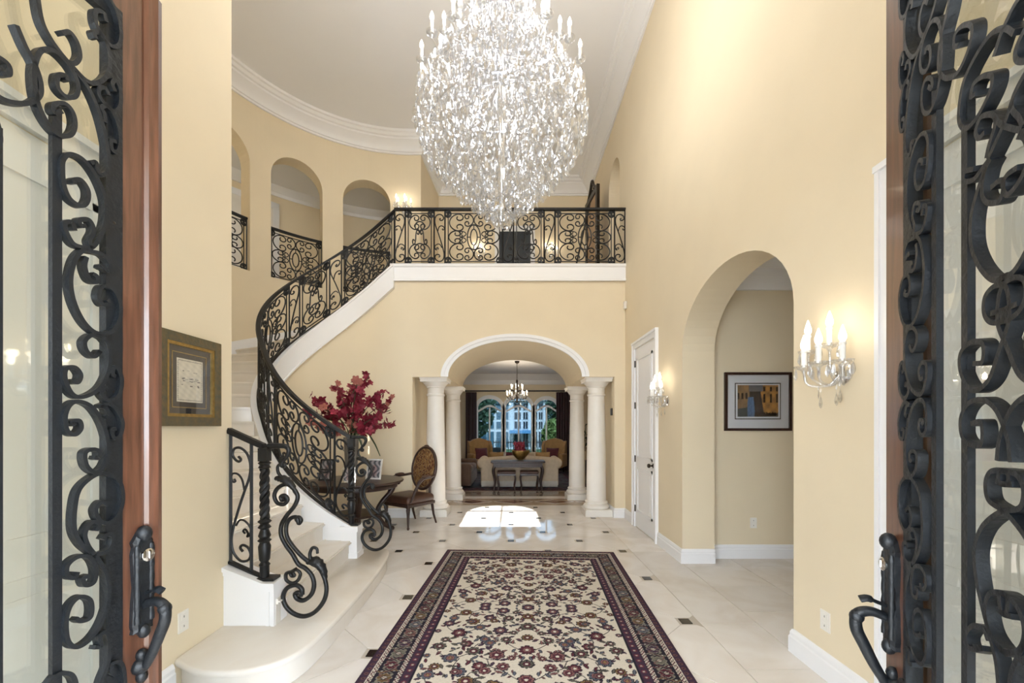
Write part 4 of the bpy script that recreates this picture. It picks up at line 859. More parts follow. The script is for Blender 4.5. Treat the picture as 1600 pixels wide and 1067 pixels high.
# ================================================================ Persian rug (woven pattern as vertex colours)
def rug(name, label, W, L, loc, rz, cell, dark=False):
    nx, ny = int(W/cell)+1, int(L/cell)+1
    xs = np.linspace(-W/2, W/2, nx); ys = np.linspace(-L/2, L/2, ny); Xg, Yg = np.meshgrid(xs, ys)
    cream, navy, wine, purp, rose, blue, gold, grn = [np.array(c) for c in ((.62, .575, .50), (.014, .012, .022), (.095, .020, .034), (.065, .035, .068), (.21, .095, .095), (.10, .115, .15), (.26, .16, .07), (.11, .105, .085))]
    if dark: cream = np.array((.10, .095, .11))
    col = np.empty((ny, nx, 3)); col[:] = cream
    ax, ay = np.abs(Xg), np.abs(Yg)
    rr = random.Random(11)
    def fl(cx, cy, r, pet, c0, c1, c2, rot_=0, mir=True, A=None, B=None):
        A = ax if A is None else A; B = ay if B is None else B
        m = (np.abs(A-cx) < r*1.25) & (np.abs(B-cy) < r*1.25); X_, Y_ = A[m]-cx, B[m]-cy
        d = np.hypot(X_, Y_)/r; ph = np.arctan2(Y_, X_)+rot_; edge = .78+.22*np.abs(np.cos(ph*pet/2)); q_ = d/edge
        c = col[m]
        c[q_ < 1] = navy; c[q_ < .84] = c0; c[(q_ < .80) & (np.abs(np.sin(ph*pet/2)) < .20) & (q_ > .4)] = navy; c[q_ < .58] = navy; c[q_ < .50] = c1; c[q_ < .28] = navy; c[q_ < .22] = c2; col[m] = c
    def vine(pts, w=.007, c=None):
        P_ = spl(pts, 8)
        for (a, b), (e, f) in zip(P_[:-1], P_[1:]):
            m = (ax > min(a, e)-.02) & (ax < max(a, e)+.02) & (ay > min(b, f)-.02) & (ay < max(b, f)+.02)
            if not m.any(): continue
            vx, vy = e-a, f-b; l2 = vx*vx+vy*vy+1e-9; t = np.clip(((ax[m]-a)*vx+(ay[m]-b)*vy)/l2, 0, 1); d = np.hypot(ax[m]-a-t*vx, ay[m]-b-t*vy); cc = col[m]; cc[d < w/2] = navy*1.3 if c is None else c; col[m] = cc
    def leafm(cx, cy, ln, an, c):
        m = (np.abs(ax-cx) < ln) & (np.abs(ay-cy) < ln); X_, Y_ = ax[m]-cx, ay[m]-cy; u = X_*math.cos(an)+Y_*math.sin(an); v = -X_*math.sin(an)+Y_*math.cos(an)
        w = ln*.22*np.clip(1-(u/(ln*.5))**2, 0, 1); cc = col[m]; cc[np.abs(v) < w] = navy; cc[np.abs(v) < w*.5] = c; col[m] = cc
    bw = .325
    FW, FL = W/2-bw, L/2-bw
    if not dark:
        # field: spiralling vines with palmettes
        for k in range(4):
            y0 = .02+k*.33
            vine([(.0, y0), (.12, y0+.10), (.26, y0+.10), (.36, y0+.02), (.34, y0-.08), (.24, y0-.09)]); vine([(.0, y0+.02), (.10, y0-.06), (.16, y0-.13)]); vine([(.36, y0+.02), (.48, y0+.10), (.58, y0+.05), (.62, y0-.05), (.56, y0-.12)]); vine([(.44, y0+.10), (.46, y0+.2), (.40, y0+.27)]); vine([(.26, y0+.10), (.22, y0+.19), (.12, y0+.22)])
        for i in range(260):
            leafm(rr.uniform(.02, FW-.02), rr.uniform(.02, FL-.02), rr.uniform(.035, .065), rr.uniform(0, pi), rr.choice([blue, wine, rose, grn, purp]))
        pal = [(rose, wine, cream), (purp, rose, cream), (blue, rose, gold), (grn, wine, cream), (gold*.7, wine, cream), (wine, rose, cream)]
        for k in range(5):
            y0 = .0+k*.33
            for (x, y, r) in ((0, y0, .062), (.0, y0+.165, .05), (.20, y0+.07, .055), (.15, y0+.2, .043), (.36, y0+.03, .05), (.26, y0-.08, .04), (.50, y0+.12, .058), (.42, y0+.27, .05), (.60, y0-.02, .048), (.30, y0+.20, .045), (.58, y0+.22, .04), (.10, y0+.10, .03), (.44, y0-.06, .032), (.66, y0+.10, .028)):
                if y < FL+.02 and x < FW+.03: c = rr.choice(pal); fl(x, y, r*rr.uniform(.9, 1.12), rr.choice((6, 8, 8, 10)), *c, rot_=rr.random())
    else:
        for i in range(60): c = rr.choice([(purp, blue, cream), (blue, wine, gold), (wine, purp, cream)]); fl(rr.uniform(0, FW), rr.uniform(0, FL), rr.uniform(.05, .1), 8, *c)
    # border measured from the edge
    e = np.minimum(W/2-ax, L/2-ay); along = np.where(W/2-ax < L/2-ay, Yg, Xg); aal = np.abs(along)
    B = e < bw
    col[B] = navy
    # main band flowers
    acr = e-.155
    P_ = .135; idx = np.floor(aal/P_); loc_ = aal-(idx+.5)*P_; save = col.copy()
    palb = [wine, gold*.6, blue, rose*.8, purp, grn*1.4]
    for c_, sh, r0 in ((0, 0., .050), (1, .067, .027)):
        l2 = (aal+sh) % P_-P_/2; d = np.hypot(l2, acr-(0 if c_ == 0 else .038*np.where(idx % 2 == 0, 1, -1))); ph = np.arctan2(acr, l2); q_ = d/(r0*(.8+.2*np.abs(np.cos(4*ph)))); ii = (np.floor((aal+sh)/P_) % 6).astype(int)
        m = B & (q_ < 1) & (np.abs(acr) < .062)
        pc = np.array(palb)[ii]; col[m] = cream*.42; m2 = m & (q_ < .90); col[m2] = pc[m2]*.8; col[m & (q_ < .45)] = navy; col[m & (q_ < .30)] = cream*.8
    w_ = B & (np.abs(acr) < .062) & (np.abs(acr-.04*np.sin(aal*2*pi/P_)) < .006); col[w_] = grn*1.6
    w_ = B & (np.abs(acr) < .062) & (np.abs(acr+.04*np.sin(aal*2*pi/P_)) < .005); col[w_] = rose*.7
    # guard stripes
    def band(a, b, c): m = (e >= a) & (e < b); col[m] = c; return m
    band(0, .012, purp*.6); m = band(.012, .052, purp*.7); t = (aal % .05)/.05; col[m & (np.hypot((t-.5)*.05, e-.032) < .014)] = rose*.6; col[m & (np.hypot((t-.5)*.05, e-.032) < .006)] = navy
    band(.052, .056, navy); m = band(.056, .088, cream); col[m & (np.abs((e-.072)-.010*np.sin(aal*2*pi/.055)) < .005)] = wine*.9; col[m & (np.abs((e-.072)+.010*np.sin(aal*2*pi/.055)) < .003)] = navy
    band(.088, .093, navy); band(.217, .222, navy); m = band(.222, .254, cream); col[m & (np.abs((e-.238)-.010*np.sin(aal*2*pi/.055)) < .005)] = wine*.9; col[m & (np.abs((e-.238)+.010*np.sin(aal*2*pi/.055)) < .003)] = navy
    band(.254, .258, navy); m = band(.258, .315, purp*.7); t = (aal % .06)/.06; col[m & (np.hypot((t-.5)*.06, e-.287) < .017)] = wine*1.3; col[m & (np.hypot((t-.5)*.06, e-.287) < .007)] = cream*.6; band(.315, .325, navy)
    rs = np.random.RandomState(1); col *= (.9+.2*rs.rand(ny, nx, 1)); col = np.clip(col, 0, 1)
    hz = .011+.0012*rs.rand(ny, nx)
    co = np.stack([Xg, Yg, hz], -1).reshape(-1, 3); i0 = (np.arange(ny-1)[:, None]*nx+np.arange(nx-1)[None]).reshape(-1); Q = np.stack([i0, i0+1, i0+1+nx, i0+nx], 1)
    me = bpy.data.meshes.new(name); me.vertices.add(len(co)); me.vertices.foreach_set('co', co.ravel()); me.loops.add(Q.size); me.loops.foreach_set('vertex_index', Q.ravel()); me.polygons.add(len(Q)); me.polygons.foreach_set('loop_start', np.arange(0, Q.size, 4)); me.update(calc_edges=True)
    ca = me.color_attributes.new('Col', 'FLOAT_COLOR', 'POINT'); ca.data.foreach_set('color', np.concatenate([col.reshape(-1, 3), np.ones((ny*nx, 1))], 1).ravel())
    me.materials.append(MATS['painted'])
    t = thing(name, label, 'rug', loc, rz); o = bpy.data.objects.new('woven_field', me); COL.objects.link(o); o.parent = t
    obj('rug_edge', MB().box(-W/2, -L/2, 0, W/2, L/2, .0105), 'fabric_wine', t)
    mb = MB()
    for s in (-1, 1):
        for k in range(int(W/.012)):
            x = -W/2+.006+k*.012; mb.box(x, min(s*L/2, s*(L/2+.03+.01*rr.random())), .001, x+.006, max(s*L/2, s*(L/2+.035)), .005)
    tag(obj('fringe', mb, 'fabric_cream', t), kind='stuff')
    return t
rug('persian_rug', 'cream floral Persian rug with navy and plum borders in the foyer', 2.02, 3.16, (.135, 3.45, .0005), R(-2.9), .0047)
rug('living_rug', 'dark bordered rug under the living room sofa', 3.6, 4.1, (.15, 11.85, .0005), 0, .03, True)
# ================================================================ wall fittings
def outlet(label, loc, axis, sgn):
    t = thing('wall_outlet', label, 'outlet', loc)
    def Bx(w, h, d0, d1, z=0):
        if axis == 'x': xs = sorted((sgn*d0, sgn*d1)); return MB().box(xs[0], -w/2, z-h/2, xs[1], w/2, z+h/2)
        ys = sorted((sgn*d0, sgn*d1)); return MB().box(-w/2, ys[0], z-h/2, w/2, ys[1], z+h/2)
    obj('face_plate', Bx(.075, .12, 0, .006), 'plate', t)
    for z in (-.028, .028): s_ = obj('socket', Bx(.034, .034, .006, .0085, z), 'plate', t); obj('slots', Bx(.004, .012, .0085, .009, z), 'dark', s_)
outlet('white wall outlet by the bottom step', (XL, 2.445, .37), 'x', 1); outlet('white wall outlet between arch and side door', (XR, 2.50, .345), 'x', -1); outlet('white wall outlet under the framed canal picture', ((1177-800)/F*4.78, 4.78, .41), 'y', -1)
tag(obj('motion_sensor', MB().rbox(XR-.05, 6.80, 3.47, XR, 6.88, 3.6, .015), 'plate'), 'small white motion sensor high in the corner above the columns', 'sensor')
tag(obj('wall_thermostat', MB().rbox(1.700, 7.05, 1.72, 1.72, 7.15, 1.84, .006), 'bronze'), 'small dark control panel on the reveal beside the column', 'thermostat')
# ---- framed pictures
def paint(mb_size, fn, n=60):
    w, h = mb_size; ny = int(n*h/w); V, Fc, Cc = [], [], []
    for j in range(ny+1):
        for i in range(n+1): V.append((w*(i/n-.5), 0, h*(j/ny-.5))); Cc.append((*fn(i/n, j/ny), 1))
    for j in range(ny):
        for i in range(n): k = j*(n+1)+i; Fc.append((k, k+1, k+n+2, k+n+1))
    return V, Fc, Cc
def painted(name, size, fn, parent, loc=(0, 0, 0), n=60, rx=0):
    V, Fc, Cc = paint(size, fn, n); me = bpy.data.meshes.new(name); me.from_pydata(V, [], Fc); ca = me.color_attributes.new('Col', 'FLOAT_COLOR', 'POINT'); ca.data.foreach_set('color', np.array(Cc).ravel()); me.materials.append(MATS['paint_gloss'])
    o = bpy.data.objects.new(name, me); COL.objects.link(o); o.parent = parent; o.location = loc; o.rotation_euler = (rx, 0, 0); return o
def frame_bars(w, h, bw, d0, d1, m=0):
    mb = MB()
    for a in ((-w/2, -h/2, w/2, -h/2+bw), (-w/2, h/2-bw, w/2, h/2), (-w/2, -h/2+bw, -w/2+bw, h/2-bw), (w/2-bw, -h/2+bw, w/2, h/2-bw)): mb.box(a[0], d0, a[1], a[2], d1, a[3])
    return mb
rp = random.Random(5)
ink = [(rp.uniform(.15, .85), rp.choice((.38, .5, .53, .56, .72)) + rp.uniform(-.02, .02), rp.uniform(.02, .07)) for _ in range(26)]
def cert(u, v):
    c = np.array((.72, .68, .58))*(.9+.1*math.sin(u*23+v*17)*math.sin(v*31))
    e = min(u, 1-u, v, 1-v)
    if .035 < e < .06 and (int((u+v)*40) % 2): return (.05, .05, .05)
    for (x, y, w) in ink:
        if abs(u-x) < w and abs(v-y) < .012 and int(u*140) % 3: return (.12, .11, .10)
    return tuple(c)
pc = thing('framed_certificate', 'gilt and dark green framed certificate with navy mat on the left wall', 'picture', (XL, 2.48, 1.795), R(90))
fw, fh = .48, .54
obj('frame', frame_bars(fw, fh, .055, -.035, 0), 'frame_green', pc); obj('gold_fillet', frame_bars(fw-.11, fh-.11, .018, -.03, -.002), 'gold', pc); obj('mat_board', MB().box(-fw/2+.06, -.014, -fh/2+.06, fw/2-.06, -.004, fh/2-.06), 'mat_navy', pc)
obj('inner_fillet', frame_bars(.265, .325, .005, -.017, -.013), 'gold', pc); painted('paper', (.20, .255), cert, pc, (0, -.0165, 0), 90); obj('picture_glass', MB().box(-fw/2+.06, -.024, -fh/2+.06, fw/2-.06, -.022, fh/2-.06), 'picture_glass', pc)
def canal(u, v):                                   # narrow street with a blue canal, steps and lit house fronts
    n_ = .5+.5*math.sin(u*71+math.sin(v*29)*3)*math.sin(v*57+u*21); w = .5+.5*math.sin(u*23)*math.sin(v*17+2)
    c = (.035+.03*n_, .03+.025*n_, .035+.02*n_)
    if u < .30: c = (.17+.16*w*v+.05*n_, .115+.07*w*v+.04*n_, .07+.03*n_) if v > .25+.2*u else (.05+.03*n_, .06+.04*n_, .08)
    if u > .60-.12*(v-.5): c = (.22+.22*w+.05*n_, .115+.10*w+.03*n_, .04+.03*n_)
    if .24+.02*v < u < .44-.08*v and v < .62: c = (.06+.06*n_, .12+.08*n_, .22+.12*n_)
    if v > .80 and .28 < u < .62: c = (.14, .15, .17)
    if u > .62 and (int(u*38) % 6 < 2) and (.45 < v < .72 or .80 < v < .95): c = (.03, .02, .02)
    if u < .26 and (int(u*50) % 5 < 2) and .55 < v < .75: c = (.04, .03, .03)
    if v < .10+.06*n_ and u > .42: c = (.05, .035, .03)
    return c
pw = (1235-1131)/F*4.78; ph_ = (673-582)/F*4.78; cx_, _, cz_ = px(1183, 627.5, 4.78)
pp = thing('framed_picture', 'brown framed picture of a narrow canal street in the side hall', 'picture', (cx_, 4.78, cz_))
obj('frame', frame_bars(pw, ph_, .03, -.03, 0), 'dark_wood', pp); obj('mat_board', MB().box(-pw/2+.03, -.012, -ph_/2+.03, pw/2-.03, -.004, ph_/2-.03), 'mat_pale', pp); obj('inner_mat', MB().box(-.265, -.014, -.205, .265, -.011, .215), 'dark', pp); obj('mat_bevel', MB().box(-.255, -.0145, -.195, .255, -.012, .205), 'mat_pale', pp)
painted('print', (.47, .365), canal, pp, (0, -.0155, .008), 80); obj('picture_glass', MB().box(-pw/2+.03, -.022, -ph_/2+.03, pw/2-.03, -.020, ph_/2-.03), 'picture_glass', pp)
# ---- dark framed picture on an easel and small chest on the landing
mr_ = thing('easel_picture', 'tall ornate dark framed picture on an easel on the landing', 'picture', (1.62, 8.35, BAL), R(90+6))
obj('frame', frame_bars(.8, 1.75, .10, -.03, .03), 'bronze', mr_).location = (0, 0, 1.1)
obj('canvas', MB().box(-.32, -.01, .3, .32, .0, 1.9), 'fabric_gold', mr_)
for s in (-1, 1): obj('easel_leg', MB().tube([(s*.35, -.06, 0), (s*.05, -.02, 2.1)], .02, 6), 'bronze', mr_)
obj('rear_leg', MB().tube([(0, .45, 0), (0, .05, 1.8)], .018, 6), 'bronze', mr_)
obj('crest', MB().tube(spl([(-.3, 0, 1.95), (-.12, 0, 2.1), (0, 0, 2.25), (.12, 0, 2.1), (.3, 0, 1.95)], 6), .03, 8), 'bronze', mr_, 60)
cb = thing('low_chest', 'low dark wooden chest on the landing behind the balcony railing', 'chest', (1.28, 7.75, BAL))
obj('body', MB().rbox(-.25, -.15, .03, .25, .15, .10, .01), 'dark_wood', cb); obj('lid', MB().rbox(-.27, -.17, .10, .27, .17, .125, .008), 'dark_wood', cb)
for sx in (-1, 1):
    for sy in (-1, 1): obj('foot', MB().box(sx*.22-.02, sy*.12-.02, 0, sx*.22+.02, sy*.12+.02, .03), 'dark_wood', cb)
# ================================================================ table, flowers and photographs in the stair well
TX, TY, TZ = -2.22, 5.85, .775
tb = thing('round_table', 'round dark wooden table with scrolled legs in the stair well', 'table', (TX, TY, 0))
obj('tabletop', MB().lathe([(1e-4, TZ), (.62, TZ), (.655, TZ-.006), (.665, TZ-.02), (.655, TZ-.035), (.62, TZ-.04), (1e-4, TZ-.04)], 56), 'dark_wood', tb, 40)
obj('apron', MB().lathe([(.57, TZ-.04), (.58, TZ-.06), (.575, TZ-.11), (.55, TZ-.115), (1e-4, TZ-.115)], 48), 'dark_wood', tb, 40)
for k in range(4):
    a = R(-62)+k*pi/2; c, s = math.cos(a), math.sin(a); q_ = spl([(.54, TZ-.07), (.50, .58), (.36, .42), (.30, .28), (.38, .12), (.50, .03)], 6); m = len(q_)
    lg = obj('leg', MB().tube([(r*c, r*s, z) for r, z in q_], [.040-.012*i/m for i in range(m)], 8), 'dark_wood', tb, 60)
    obj('foot_scroll', MB().ell((.51*c, .51*s, .032), (.038, .038, .032), 12, 8), 'dark_wood', lg, 50); obj('corner_scroll', MB().ell((.60*c, .60*s, TZ-.075), (.035, .035, .035), 12, 8), 'dark_wood', lg, 50)
obj('shelf', MB().lathe([(1e-4, .30), (.33, .30), (.34, .285), (.33, .27), (1e-4, .27)], 32), 'dark_wood', tb, 40)
obj('centre_post', MB().lathe([(.09, .0), (.09, .03), (.05, .08), (.06, .2), (.06, .4), (.045, .5), (.09, TZ-.11)], 20), 'dark_wood', tb, 40)
vx, vy = px(549, 700, 5.78)[0], 5.78
va = thing('flower_vase', 'tall pewter vase standing on the round table', 'vase', (vx, vy, TZ))
obj('body', MB().lathe([(1e-4, 0), (.075, 0), (.085, .01), (.055, .04), (.06, .10), (.085, .25), (.095, .42), (.098, .55), (.105, .60), (.095, .595), (.08, .45), (1e-4, .40)], 28), 'pewter', va, 40)
for s in (-1, 1): obj('handle', MB().tube(spl([(s*.09, 0, .40), (s*.14, 0, .46), (s*.14, 0, .55), (s*.098, 0, .57)], 5), .008, 6), 'pewter', va, 60)
fx = thing('red_flower_arrangement', 'large spray of crimson orchids and dark leaves in the pewter vase', 'flowers', (vx, vy, TZ+.55))
fx.scale = (1.1, 1.1, 1.08); rf = random.Random(9)
def blossom(m, n=5, sz=1.0, cup=.35):
    mb = MB()
    for k in range(n):
        a = 2*pi*k/n; c, s = math.cos(a), math.sin(a); P_ = []
        for (r, w, z) in ((.05, .10, 0), (.45, .36, .12*cup*3), (.8, .28, .2*cup*3), (1.0, .03, .26*cup*2)):
            for sd in (-1, 0, 1): P_.append(((r*c-sd*w*s)*sz, (r*s+sd*w*c)*sz, (z-(.06 if sd else 0))*sz))
        mb.add(P_, [(j*3+i, j*3+i+1, j*3+i+4, j*3+i+3) for j in range(3) for i in range(2)])
    mb.ell((0, 0, .1*sz), (.12*sz, .12*sz, .16*sz), 6, 4); return mesh('blossom', mb, m, 60)
b1, b2 = blossom('petal', 5), blossom('petal_dusty', 6)
lfm = mesh('leaf_blade', MB().add([(0, 0, 0), (.07, .3, .03), (-.07, .3, .03), (.06, .65, .0), (-.06, .65, .0), (0, 1, -.12), (0, .3, -.02), (0, .65, -.05)], [(0, 1, 6), (0, 6, 2), (1, 3, 7, 6), (2, 6, 7, 4), (3, 5, 7), (4, 7, 5)]), 'leaf', 60)
# sprays: end points from the outline of the bouquet (px offsets from the vase mouth at (549,665))
sprays = [(575, 578), (520, 592), (498, 630), (566, 590), (535, 612), (598, 612), (610, 628), (585, 650), (512, 650), (540, 640), (560, 625), (526, 628), (590, 600), (575, 640), (505, 612), (553, 650), (602, 645), (548, 600)]
for k, (sx, sy) in enumerate(sprays):
    ex_ = (sx-549)/F*5.78; ez = (672-sy)/F*5.78; ey = rf.uniform(-.28, .28)*(1 if abs(ex_) > .1 else 1.1)
    q_ = spl([(0, 0, -.1), (ex_*.15, ey*.15, ez*.35), (ex_*.6, ey*.6, ez*.78), (ex_, ey, ez)], 6)
    obj('stem', MB().tube(q_, .005, 5), 'leaf', fx, 60)
    nb = 15
    for j in range(nb):
        t = .50+.52*j/nb; p = q_[min(int(t*len(q_)), len(q_)-1)]; sz = rf.uniform(.042, .068)*(1.1-.35*max(0, t-.8)*3)
        if len([o for o in fx.children if o.name.startswith('blossom')]) >= 290: break
        inst(b2 if (k in (8, 15) or (j > nb-3 and k % 2)) else b1, 'blossom', fx, (p[0]+rf.uniform(-.06, .06), p[1]+rf.uniform(-.06, .06), p[2]+rf.uniform(-.05, .05)), (rf.uniform(-1.6, 1.6), rf.uniform(-1.2, 1.2), rf.uniform(0, 6)), (sz, sz, sz))
    for j in range(2):
        p = q_[int(rf.uniform(.45, .95)*len(q_))]; l = rf.uniform(.07, .14); inst(lfm, 'leaf_blade', fx, p, (rf.uniform(-.6, .9), rf.uniform(-.5, .5), rf.uniform(0, 6)), (l, l, l))
for pts in ([(0, 0, 0), (.15, .05, .12), (.27, .05, -.02), (.35, .05, -.20)], [(0, 0, 0), (.1, -.1, .1), (.16, -.15, .02), (.2, -.15, -.10)], [(0, 0, 0), (.02, .0, .35), (.0, .1, .62), (-.10, .12, .68)]):
    q_ = spl(pts, 6); m = len(q_); obj('trailing_blade', MB().tube(q_, [.004+.010*math.sin(pi*i/m) for i in range(m)], 5, squash=.35), 'leaf', fx, 60)
def photo_frame(label, x, w, h, Y, rz, m, two=False):
    X = px(x, 0, Y)[0]; t = thing('photo_frame', label, 'photo frame', (X, Y, TZ+.001), rz)
    tilt = Matrix.Rotation(R(-12), 4, 'X') @ Matrix.Translation((0, 0, h/2))
    mb = frame_bars(w, h, .022, -.012, .004); 
    if two: mb.box(-w/2, -.012, -.011, w/2, .004, .011)
    mb.v = [tuple(tilt @ Vector(p)) for p in mb.v]; obj('frame', mb, m, t)
    bk = MB().box(-w/2+.005, .002, -h/2+.005, w/2-.005, .008, h/2-.005); bk.v = [tuple(tilt @ Vector(p)) for p in bk.v]; obj('backing', bk, 'dark', t)
    st_ = MB().box(-.03, .09, 0, .03, .095, .001); obj('strut', MB().tube([(0, .03, h*.6), (0, .11, .003)], .008, 4), 'dark', t)
    def ph(u, v): n_ = .5+.5*math.sin(u*17+3*math.sin(v*9)); f_ = (u-.5)**2/.06+(v-.4)**2/.12; return (.05+.35*n_, .06+.30*n_, .07+.30*n_) if f_ > 1 else (.30*n_+.05, .2*n_+.04, .18*n_+.05)
    o = painted('photograph', (w-.04, h-.04), ph, t, (0, 0, 0), 24); o.location = tilt @ Vector((0, -.002, 0)); o.rotation_euler = (R(-12), 0, 0)
photo_frame('dark two-picture photo frame standing on the round table', 509, .21, .30, 5.72, R(-6), 'dark', True)
photo_frame('small silver photo frame on the round table beside the vase', 545, .18, .20, 5.50, R(8), 'chrome')
photo_frame('white photo frame on the round table nearest the oval-backed chair', 583, .24, .29, 5.86, R(-14), 'fabric_white')
# ---- oval backed armchair
ca_ = thing('oval_back_armchair', 'carved armchair with oval tapestry back and brown leather seat by the table', 'armchair', (-1.59, 6.42, 0), math.atan2(-.57, .82)+0)
# local frame: chair faces -y
obj('seat', MB().rbox(-.29, -.29, .36, .29, .26, .49, .055, n=4), 'leather', ca_, 50)
obj('seat_rail', MB().rbox(-.285, -.285, .325, .285, .27, .375, .012), 'dark_wood', ca_)
Mb = Matrix.Translation((0, .30, .86)) @ Matrix.Rotation(R(-9), 4, 'X')
ov = [(.262*math.cos(a), 0, .335*math.sin(a)) for a in np.linspace(0, 2*pi, 40, endpoint=False)]
bk = obj('back_frame', MB().tube([Mb @ Vector(p) for p in ov], .026, 8, True), 'dark_wood', ca_, 60)
obj('crest', MB().ell(Mb @ Vector((0, 0, .355)), (.06, .018, .018), 12, 6), 'dark_wood', bk, 60)
nr, na = 22, 60; V = [Mb @ Vector((0, -.05, 0))]; Cc = []
def tap(x, z):
    n_ = math.sin(x*62+math.sin(z*48)*1.6)*math.sin(z*55+math.sin(x*40)*1.4); n2 = math.sin(x*130+z*70)*math.sin(z*120-x*60)
    return (.20, .10, .035) if n_ > .35 else (.075, .02, .012) if n_ < -.45 else (.30, .20, .09) if n2 > .3 else (.13, .07, .03)
Cc.append((*tap(0, 0), 1))
for j in range(1, nr+1):
    for i in range(na):
        r = j/nr; a = 2*pi*i/na; x, z = .25*r*math.cos(a), .322*r*math.sin(a); V.append(Mb @ Vector((x, -.012-.038*(1-r*r), z))); Cc.append((*tap(x, z), 1))
Fc = [(0, 1+i, 1+(i+1) % na) for i in range(na)]+[(1+(j-1)*na+i, 1+j*na+i, 1+j*na+(i+1) % na, 1+(j-1)*na+(i+1) % na) for j in range(1, nr) for i in range(na)]
me = bpy.data.meshes.new('back_cushion'); me.from_pydata([tuple(v) for v in V], [], Fc); cat_ = me.color_attributes.new('Col', 'FLOAT_COLOR', 'POINT'); cat_.data.foreach_set('color', np.array(Cc).ravel()); me.materials.append(MATS['painted']); me.polygons.foreach_set('use_smooth', [True]*len(me.polygons))
o = bpy.data.objects.new('back_cushion', me); COL.objects.link(o); o.parent = ca_; o['label'] = 'floral tapestry back cushion'
obj('back_panel', MB().ell((0, 0, 0), (.25, .012, .322), 40, 10, Mb @ Matrix.Translation((0, .008, 0))), 'leather', ca_, 50)
for s in (-1, 1):
    obj('back_post', MB().tube([(s*.15, .265, .36), (s*.15, .285, .58)], .022, 8), 'dark_wood', ca_, 50)
    ar = obj('armrest', MB().tube(spl([(s*.25, .285, .76), (s*.295, .15, .745), (s*.31, .0, .735), (s*.315, -.06, .715), (s*.30, -.10, .66), (s*.285, -.15, .56), (s*.285, -.20, .46), (s*.28, -.24, .40)], 6), [.020]*14+[.028]*10+[.020]*19, 10), 'dark_wood', ca_, 60)
    obj('arm_pad', MB().ell((s*.308, .06, .765), (.032, .10, .022), 12, 8), 'leather', ar, 50)
    obj('leg', MB().lathe([(.012, 0), (.020, .02), (.014, .04), (.022, .22), (.030, .30), (.024, .31), (.034, .325), (.034, .38)], 12, (s*.25, -.25, 0), flute=lambda a, z: 1+.06*math.cos(6*a)), 'dark_wood', ca_, 50)
    obj('leg', MB().tube([(s*.24, .33, 0), (s*.235, .28, .15), (s*.23, .245, .36)], [.014, .019, .026], 8), 'dark_wood', ca_, 50)
# ================================================================ living room
def cushion(label, loc, rz, m, w=.45, h=.42, tilt=-20):
    mb = MB(); bm = bmesh.new(); bmesh.ops.create_grid(bm, x_segments=10, y_segments=10, size=1)
    P_ = [(v.co.x, v.co.y) for v in bm.verts]; fs = [[v.index for v in f.verts] for f in bm.faces]; bm.free()
    Mt = Matrix.Rotation(R(tilt), 4, 'X')
    for s in (-1, 1): mb.add([Mt @ Vector((x*w/2*(1-.07*(1-x*x)*0-.06*(1-abs(y))*abs(x)), s*.075*((1-x*x)*(1-y*y))**.45, h/2+y*h/2*(1-.06*(1-abs(x))*abs(y)))) for x, y in P_], fs)
    o = obj('throw_pillow', mb, m, None, 50, True); o.location = loc; o.rotation_euler = (0, 0, rz); return tag(o, label, 'pillow')
# sofa seen from behind
so = thing('sofa', 'cream sofa with rolled arms and fringed skirt, its back to the foyer', 'sofa', (.19, 10.62, .0190))
hw = 1.0; n = 24
V = []; top = lambda x: .80-.075*abs(x/hw)**1.3
mb = MB()
for i in range(n+1):
    x = -.93+1.86*i/n; V += [(x, -.36, .03), (x, -.37, top(x)-.06), (x, -.32, top(x)), (x, -.22, top(x)-.01), (x, -.17, top(x)-.10), (x, -.14, .40), (x, -.14, .03)]
mb.add(V, [(i*7+k, i*7+(k+1) % 7, i*7+7+(k+1) % 7, i*7+7+k) for i in range(n) for k in range(7)]+[tuple(range(7)), tuple(n*7+k for k in range(6, -1, -1))])
obj('back', mb, 'fabric_cream', so, 40)
obj('seat_base', MB().rbox(-.9, -.16, .03, .9, .50, .32, .03), 'fabric_cream', so, 40)
for k in range(3): obj('seat_cushion', MB().rbox(-.86+k*.575, -.14, .31, -.86+k*.575+.57, .52, .47, .05), 'fabric_cream', so, 50)
for s in (-1, 1):
    ar = obj('arm', MB().rbox(min(s*.78, s*.97), -.34, .03, max(s*.78, s*.97), .50, .60, .04), 'fabric_cream', so, 50)
    Ma = Matrix.Translation((s*.93, -.36, .60)) @ Matrix.Rotation(-pi/2, 4, 'X'); obj('arm_roll', MB().lathe([(1e-4, 0), (.11, .0), (.13, .02), (.13, .84), (.11, .86), (1e-4, .86)], 24, M=Ma), 'fabric_cream', ar, 50)
mb = MB()
for k in range(140): x = -.95+1.9*k/140; mb.box(x, -.385, .015, x+.008, -.37, .16)
tag(obj('fringe', mb, 'fabric_white', so), kind='stuff')
ct = thing('console_table', 'dark wooden console table behind the cream sofa', 'console table', (.14, 9.86, .0190))
obj('tabletop', MB().rbox(-.64, -.21, .655, .64, .21, .70, .012), 'dark_wood', ct); obj('apron', MB().box(-.58, -.18, .55, .58, .18, .655), 'dark_wood', ct)
for sx in (-1, 1):
    for sy in (-1, 1): obj('leg', MB().tube(spl([(sx*.55, sy*.15, .58), (sx*.585, sy*.165, .46), (sx*.545, sy*.15, .2), (sx*.575, sy*.16, .0)], 5), [.038, .038, .036, .034, .032, .03, .028, .026, .024, .023, .022, .022, .022, .024, .026, .028], 8), 'dark_wood', ct, 50)
